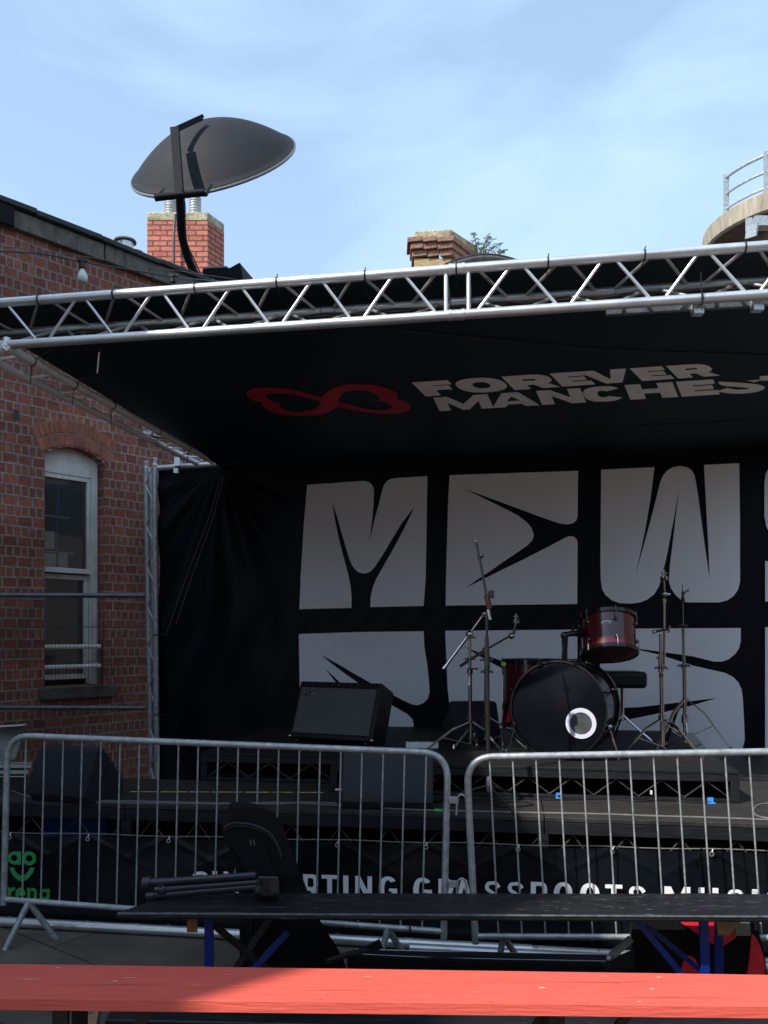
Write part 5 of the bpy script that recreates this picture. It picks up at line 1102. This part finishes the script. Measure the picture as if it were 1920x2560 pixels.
# ------------------------------------------------------------------ crowd barriers
def barrier(TLp, TRp, BLp, BRp, zrail, nb, label, r=.0165, feet=()):
    # TL/TR: top corner points; BL/BR: post bottoms
    t = thing('crowd_barrier', Vector(((BLp.x+BRp.x)/2, (BLp.y+BRp.y)/2, 0)), label, 'barrier', 'crowd barriers in front of the stage')
    rad = .13; hd = (TRp-TLp).normalized()
    dl = (BLp-TLp).normalized(); dr = (BRp-TRp).normalized(); pts = [BLp, TLp+dl*rad]
    def corner(c, a, b_):
        return [(c+a*rad)*(1-f)**2+c*2*f*(1-f)+(c+b_*rad)*f*f for f in [i/8 for i in range(1, 9)]]
    pts += corner(TLp, dl, hd)
    pts += [TLp.lerp(TRp, f) for f in (.3, .5, .7)]+[TRp-hd*rad]
    pts += corner(TRp, -hd, dr)[0:] + [BRp]
    part('frame', M_GALV, t, lambda b: b.tube(pts, r, 16))
    def on(p, q, z): f = (z-p.z)/(q.z-p.z); return p.lerp(q, f)
    ra, rb2 = on(TLp, BLp, zrail[0]), on(TRp, BRp, zrail[1])
    part('bottom_rail', M_GALV, t, lambda b: b.tube([ra, rb2], r*.9, 14))
    for i in range(1, nb):
        f = i/nb
        part('bar', M_GALV, t, lambda b: b.tube([ra.lerp(rb2, f), TLp.lerp(TRp, f)-Vector((0, 0, 0 if 0.05 < f < .95 else .02))], .0042, 8))
    for ap_, f1, f2 in feet:
        part('foot', M_GALV, t, lambda b: b.tube([ap_, f1], r*.95, 12)); part('foot', M_GALV, t, lambda b: b.tube([ap_, f2], r*.95, 12))
    return t
YL, YRr = 4.45, 4.08
b1 = barrier(P(19, 1838, YL), P(1120, 1883, YRr), P(9, 2262, YL), P(1109, 2347, YRr), (P(0, 2248, YL).z, P(0, 2329, YRr).z), 22, 'left steel crowd barrier, all in shade, one end at the left edge',
             feet=((P(72, 2254, 4.42), G(12, 2376), G(141, 2350)), (P(970, 2320, 4.12), G(942, 2425, 0), G(1016, 2400))))
L2, R2 = 4.03, 3.93
def ext(x): return L2+(R2-L2)*(x-1180)/740
b2 = barrier(P(1166, 1893, L2), P(2300, 1872, ext(2300)), P(1189, 2359, L2), P(2340, 2370, ext(2300)), (P(0, 2341, L2).z, P(0, 2347, ext(2300)).z), 19, 'right steel crowd barrier with sunlit top rail, running off the right edge',
             feet=((P(1258, 2341, 4.03), G(1243, 2432), G(1302, 2405)), (P(2200, 2345, 3.9), G(2180, 2450), G(2240, 2430))))
for y in (2000, 2210):
    part('hook_plate', M_GALV, b1, lambda b: (b.box(P(1134, y, 4.06), (.05, .012, .032)),), bevel=.002)
    part('hook', M_GALV, b2, lambda b: (b.tube(smooth_path([P(1166, y+22, 4.04), P(1165, y-2, 4.04), P(1157, y-13, 4.04), P(1147, y-10, 4.045), P(1143, y+2, 4.05), P(1141, y+38, 4.05)], 5), .0048, 8),))

part('cable_tie', M_CORDK, b1, lambda b: b.tube([P(1024, 2314, 4.09), P(1027, 2334, 4.09)], .005, 6))
part('cable_tie', M_WHITE, b2, lambda b: b.box(P(1887, 2229, 3.93), (.018, .012, .014)))
part('cable_tie', M_WHITE, b2, lambda b: b.box(P(1628, 1981, 3.97), (.008, .01, .018)))

# ------------------------------------------------------------------ benches
def bench_plank(t, corners_top, th, m):   # corners: near-left, near-right, far-left, far-right
    a, b_, c, d = [Vector(q) for q in corners_top]; dn = Vector((0, 0, -th))
    def f(b):
        n = 30
        for i in range(n):
            pass
        b.hexa([a+dn, b_+dn, c+dn, d+dn, a, b_, c, d])
    return part('seat', m, t, f, bevel=.011, seg=4)
ZB = .47
kb = thing('bench', (.6, 3.68, 0), 'scuffed black wooden beer bench on blue steel legs in front of the barriers', 'bench', 'beer benches')
nl, nr, fl, fr_ = G(288, 2281, ZB), G(2300, 2291, ZB), G(440, 2230.5, ZB), G(2300, 2234, ZB)
kseat = bench_plank(kb, (nl, nr, fl, fr_), .03, M_BLKPAINT)
part('edge_highlight', mat('edge_highlight_grey', (.09, .095, .1), .35, 0, .5, 30, wear=(.3, .3, .3), wearpos=.62), kb, lambda b: b.tube([nl+Vector((.01, .0, -.005)), nr+Vector((0, .0, -.005))], .0048, 8))  # pale grey tube paints the sky highlight along the near top edge
rs = random.Random(3)
def scuffs(b):
    for i in range(150):
        x = rs.uniform(420, 1900); y = rs.uniform(2236, 2277); ln = rs.uniform(3, 26)*(1 if rs.random() < .8 else 2); h = rs.uniform(.25, .9)
        b.sheet([[(x, y), (x+ln*.5, y+h*.8), (x+ln, y+rs.uniform(-1, 1)), (x+ln*.5, y-h*.5)]], lambda u, v: G(u, v, ZB+.0012))
merge(kseat, part('scuff_marks', mat('scuffed_grey', (.11, .11, .11), .6), kb, scuffs, smooth=False))
def bleg(t, x, Yn, Yf, m, xw=.036):
    pass
for (xx, nm) in ((525, 0), (1761, 1)):
    X = (xx-CX)/F*3.62
    part('leg', M_BLUE, kb, lambda b: b.bar(Vector((X, 3.60, 0)), Vector((X-(.012 if nm else 0), 3.60, .438)), .038, .02, (1, 0, 0)), bevel=.003)
    part('leg', M_BLUE if nm else M_BLKMET, kb, lambda b: b.bar(Vector((X+(.12 if not nm else .12), 3.77, 0)), Vector((X+.12, 3.77, .438)), .038, .02, (1, 0, 0)), bevel=.003)
    s_ = -1 if nm else 1
    if nm:
        part('brace', M_BLUE, kb, lambda b: b.bar(P(1590, 2298, 3.66), P(1706, 2438, 3.62), .01, .026, (0, 1, 0)), bevel=.002)
        part('brace', M_BLUE, kb, lambda b: b.bar(P(1612, 2310, 3.72), P(1750, 2425, 3.70), .01, .022, (0, 1, 0)), bevel=.002)
        continue
    part('brace', M_BLKMET if not nm else M_BLUE, kb, lambda b: (b.bar(Vector((X+.02*s_, 3.64, .36)), Vector((X+.34*s_, 3.70, .06)), .012, .03, (0, 1, 0)),), bevel=.002)
    part('brace', M_BLKMET if not nm else M_BLUE, kb, lambda b: (b.bar(Vector((X+.28*s_, 3.68, .43)), Vector((X+.02*s_, 3.66, .05)), .012, .028, (0, 1, 0)),), bevel=.002)
part('brace', M_BLUE, kb, lambda b: b.bar(P(618, 2440, 3.66), P(720, 2330, 3.7), .012, .03, (0, 1, 0)), bevel=.002)
part('batten', M_WOOD, kb, lambda b: b.hexa([P(x, y, Y) for y in (2331, 2298) for Y in (3.6, 3.78) for x in ((467, 494))]), bevel=.003)
part('batten', M_WOOD2, kb, lambda b: b.hexa([P(x, y, Y) for y in (2339, 2300) for Y in (3.6, 3.78) for x in ((1795, 1822) if y == 2339 else (1790, 1858))]), bevel=.003)
rdn = thing('bench', (.2, 2.8, 0), 'long bright red wooden beer bench crossing the foreground', 'bench', 'beer benches')
rseat = bench_plank(rdn, (G(-300, 2493, ZB), G(2200, 2520, ZB), G(-300, 2405, ZB), G(2200, 2441, ZB)), .036, M_RED)
def chips(b):
    for x, y, ln, h in ((138, 2419, 14, 2.4), (45, 2448, 60, 1.6), (305, 2444, 40, 1.6), (278, 2453, 20, 2.2), (1345, 2469, 20, 3), (1622, 2472, 16, 3), (1640, 2443, 14, 2), (1592, 2504, 12, 2), (905, 2441, 30, 1), (560, 2436, 26, 1.2), (480, 2460, 18, 1.2), (1180, 2480, 26, 1), (1500, 2440, 22, 1)):
        b.sheet([[(x, y), (x+ln*.3, y+h*.6), (x+ln*.8, y+h*.4), (x+ln, y-h*.1), (x+ln*.6, y-h*.6), (x+ln*.2, y-h*.4)]], lambda u, v: G(u, v, ZB+.0012))
merge(rseat, part('paint_chips', mat('pale_red_chip', (.88, .42, .34), .6), rdn, chips, smooth=False))
def nails(b):
    for x, y in ((1010, 2503), (1227, 2505), (1466, 2508), (1700, 2510), (800, 2499), (1540, 2459), (300, 2492)):
        c = G(x, y, ZB); b.lathe([(.0025, .0), (.0022, .0012), (.0005, .0014)], c, n=8)
merge(rseat, part('nail_head', mat('nail_dark', (.12, .03, .02), .6), rdn, nails))
merge(rseat, part('grain_crack', mat('dark_crack', (.3, .05, .035), .7), rdn, lambda b: [b.sheet([[(x, y), (x+L_*.5, y+.5), (x+L_, y+.2), (x+L_*.5, y-.3)]], lambda u, v: G(u, v, ZB+.0011)) for x, y, L_ in ((1528, 2459, 26), (1290, 2455, 420), (100, 2462, 380), (700, 2475, 300), (1500, 2494, 350))], smooth=False))
for xx in (155, 1390):
    X = (xx-CX)/F*2.72
    for dY in (0, .17):
        part('leg', M_BLKMET, rdn, lambda b: b.bar(Vector((X, 2.71+dY, 0)), Vector((X, 2.71+dY, .432)), .05, .02, (1, 0, 0)), bevel=.003)
    part('brace', M_BLKMET, rdn, lambda b: b.bar(Vector((X+.02, 2.76, .05)), Vector((X+.3, 2.80, .43)), .012, .035, (0, 1, 0)), bevel=.002)
    part('brace', M_BLKMET, rdn, lambda b: b.bar(Vector((X-.06, 2.80, .3)), Vector((X+.02, 2.80, .43)), .012, .03, (0, 1, 0)), bevel=.002)
# folded black bench on the ground under the red one
fb = thing('bench', (.4, 3.3, 0), 'black folded bench lying flat on the paving below the red bench', 'bench', 'beer benches')
part('seat', M_BLKPAINT, fb, lambda b: b.hexa([Vector(p)+Vector((0, 0, z)) for z in (-.03, 0) for p in (G(262, 2549, .12), G(2100, 2590, .12), G(300, 2480, .12), G(2100, 2500, .12))]), bevel=.006)
for xx in (500, 1500):
    q = G(xx, 2520, .06); part('leg', M_BLKMET, fb, lambda b: b.bar(q+Vector((-.25, 0, .0)), q+Vector((.25, 0, .0)), .2, .06), bevel=.004)
# litter under the left end of the red bench
cbx = thing('cardboard_tray', G(215, 2560), 'torn cardboard tray on the paving under the left of the red bench', 'cardboard')
part('tray', M_CARD, cbx, lambda b: b.hexa([Vector(p)+Vector((0, 0, z)) for z in (.002, .02) for p in (G(188, 2575), G(240, 2580), G(200, 2525), G(250, 2522))]), bevel=.002)
pcq = G(205, 2548)+Vector((0, 0, .021))
b = B(); b.tube([pcq+Vector((-.04, 0, .012)), pcq+Vector((.04, .01, .012))], [.012, .012], 12); tag(b.build('plastic_bottle', M_GLASS, None, loc=pcq), 'small clear bottle lying on the cardboard tray', 'bottle')

# ------------------------------------------------------------------ bags and kit around the bench
M_TRI0 = mat('zip_black', (.02, .02, .024), .6, 0, .2, 12)
gb = thing('guitar_bag', P(690, 2480, 3.95)*1, 'tall black padded guitar bag standing against the barrier behind the bench', 'bag'); gb.location = Vector((-.5, 4.0, 0))
out_ = [(587, 2022), (600, 2017), (630, 2018), (665, 2026), (688, 2038), (702, 2056), (713, 2080), (722, 2105), (752, 2182), (770, 2230), (800, 2300), (848, 2378), (872, 2440), (885, 2520), (640, 2520), (631, 2404), (628, 2300), (612, 2230), (596, 2174), (580, 2125), (566, 2095), (559, 2069), (566, 2056), (580, 2042)]
YG = 3.90
part('body', M_NYLON, gb, lambda b: b.prism([P(x, y, YG-.01*(y < 2200)) for x, y in dense(out_, 3)], Vector((-.045, .12, 0))), bevel=.03, seg=4)
zp = [(560, 2070), (575, 2061), (600, 2058), (640, 2065), (672, 2082), (690, 2105), (704, 2140)]
part('zip', M_TRI0, gb, lambda b: (b.tube(smooth_path([P(x, y, YG-.022) for x, y in zp], 4), .006, 6), b.tube(smooth_path([P(x, y+7, YG-.02) for x, y in zp], 4), .004, 6)))
part('pocket', M_NYLON, gb, lambda b: b.prism([P(x, y, YG-.03) for x, y in dense([(572, 2105), (578, 2095), (605, 2089), (640, 2096), (662, 2112), (675, 2150), (700, 2230), (640, 2235), (605, 2160)], 3)], Vector((0, .03, 0))), bevel=.008)
part('zip_pull', M_CHROME, gb, lambda b: (b.tube([P(625, 2098, YG-.045), P(628, 2113, YG-.045)], .0035, 6), b.tube([P(634, 2100, YG-.045), P(637, 2114, YG-.045)], .0035, 6)))
# folded tripod stand lying on the bench
td = thing('folded_tripod', G(540, 2255, ZB), 'folded black tripod stand lying on the left end of the black bench', 'tripod')
def hb(x, y, Y=3.66): return P(x, y, Y)
M_TRI = mat('satin_black_plastic', (0.02, 0.02, 0.026), 0.35, 0, .2, 12)
for a, c, r_, rt_ in (((362, 2208), (640, 2188), .021, .016), ((372, 2240), (650, 2216), .019, .016), ((400, 2224), (660, 2204), .018, .015)):
    part('leg', M_TRI, td, lambda b: b.tube([hb(*a), hb((a[0]*.7+c[0]*.3), (a[1]*.7+c[1]*.3)), hb(*c)], [r_, rt_, rt_], 12))
    part('foot', M_TRI, td, lambda b: b.tube([hb(a[0]-4, a[1]+.5), hb(a[0]+16, a[1]-1)], r_*1.35, 12))
part('head', M_TRI, td, lambda b: (b.hexa([P(x, y, Y) for y in (2236, 2191) for Y in (3.58, 3.7) for x in ((662, 700) if y == 2236 else (644, 696))]), b.ball(P(650, 2225, 3.66), .03)), bevel=.006)
for i in range(5): part('rib', M_TRI, td, lambda b: b.tube(smooth_path([P(642+i*6, 2198, 3.575), P(646+i*6, 2222, 3.575), P(658+i*5, 2238, 3.575)], 4), .003, 5))
part('clamp', M_TRI, td, lambda b: (b.tube([hb(403, 2206), hb(408, 2240)], .02, 10)))
# keyboard case on the ground
kc = thing('keyboard_case', Vector((.5, 3.9, 0)), 'long flat black case on the ground between bench and barrier', 'case')
part('body', M_NYLON, kc, lambda b: b.hexa([Vector(p)+Vector((0, 0, z)) for z in (-.135, 0) for p in (P(866, 2388, 3.78), P(1592, 2412, 3.74), P(885, 2372, 3.9), P(1580, 2384, 3.88))]), bevel=.012)
part('piping', M_SILV, kc, lambda b: b.tube([P(870, 2384, 3.79), P(1100, 2395, 3.78), P(1520, 2403, 3.76)], .0022, 5))
part('piping', M_SILV, kc, lambda b: b.tube([P(890, 2373, 3.88), P(1200, 2382, 3.87), P(1520, 2386, 3.86)], .0022, 5))
bs_ = thing('strap_bundle', P(900, 2380, 3.75), 'ribbed black strap end resting on the flat case', 'strap'); 
part('strap', M_TRI, bs_, lambda b: b.bar(P(815, 2402, 3.76), P(925, 2372, 3.76), .03, .02), bevel=.004)
for i in range(7): part('rib', M_TRI, bs_, lambda b: b.tube([P(915+i*1.0, 2366+i*2.2, 3.75), P(950+i*1.2, 2349+i*3.4, 3.75)], .0045, 5))
fs_ = thing('folded_stand', P(1540, 2400, 3.8), 'grey folding arm and ribbed black fabric beside the red and black holdall', 'folding stand')
part('arm', M_GREY, fs_, lambda b: b.bar(P(1528, 2390, 3.70), P(1578, 2346, 3.72), .02, .03), bevel=.003)
part('joint', M_SILV, fs_, lambda b: b.ball(P(1522, 2394, 3.69), .014))
for i in range(5): part('fabric_fold', M_LEATH, fs_, lambda b: b.bar(P(1505+i*4, 2412+i*6, 3.70), P(1585, 2378+i*9, 3.72), .015, .014), bevel=.003)
# red and black holdall
hd_ = thing('holdall_bag', Vector((1.42, 3.9, 0)), 'red and black holdall under the right of the black bench', 'bag')
ho = [(1582, 2480), (1580, 2300), (1600, 2262), (1700, 2250), (1840, 2252), (1880, 2275), (1900, 2340), (1914, 2400), (1914, 2450), (1905, 2510), (1600, 2510)]
part('body', M_NYLON, hd_, lambda b: b.prism([P(x, y, 3.86) for x, y in dense(ho, 3)], Vector((.02, .10, 0))), bevel=.02, seg=3)
part('top_panel', M_RNYL, hd_, lambda b: b.prism([P(x, y, 3.845) for x, y in ((1690, 2290), (1865, 2290), (1840, 2345), (1800, 2372), (1765, 2350), (1730, 2326), (1705, 2310))], Vector((0, .012, 0))), bevel=.003)
part('side_panel', M_RNYL, hd_, lambda b: b.prism([P(x, y, 3.845) for x, y in dense([(1880, 2335), (1895, 2352), (1911, 2400), (1908, 2450), (1870, 2450), (1874, 2400)], 3)], Vector((0, .012, 0))), bevel=.003)
part('side_panel', M_RNYL, hd_, lambda b: b.prism([P(x, y, 3.845) for x, y in dense([(1700, 2440), (1715, 2395), (1740, 2400), (1752, 2450)], 3)], Vector((0, .012, 0))), bevel=.003)
part('strap', M_GREYN, hd_, lambda b: b.prism([P(x, y, 3.835) for x, y in ((1845, 2290), (1874, 2290), (1878, 2340), (1838, 2340))], Vector((0, .008, 0))), bevel=.002)
part('cord', M_WHITE, hd_, lambda b: b.tube([P(1792, 2432, 3.78), P(1803, 2380, 3.8), P(1806, 2340, 3.82)], .005, 6))
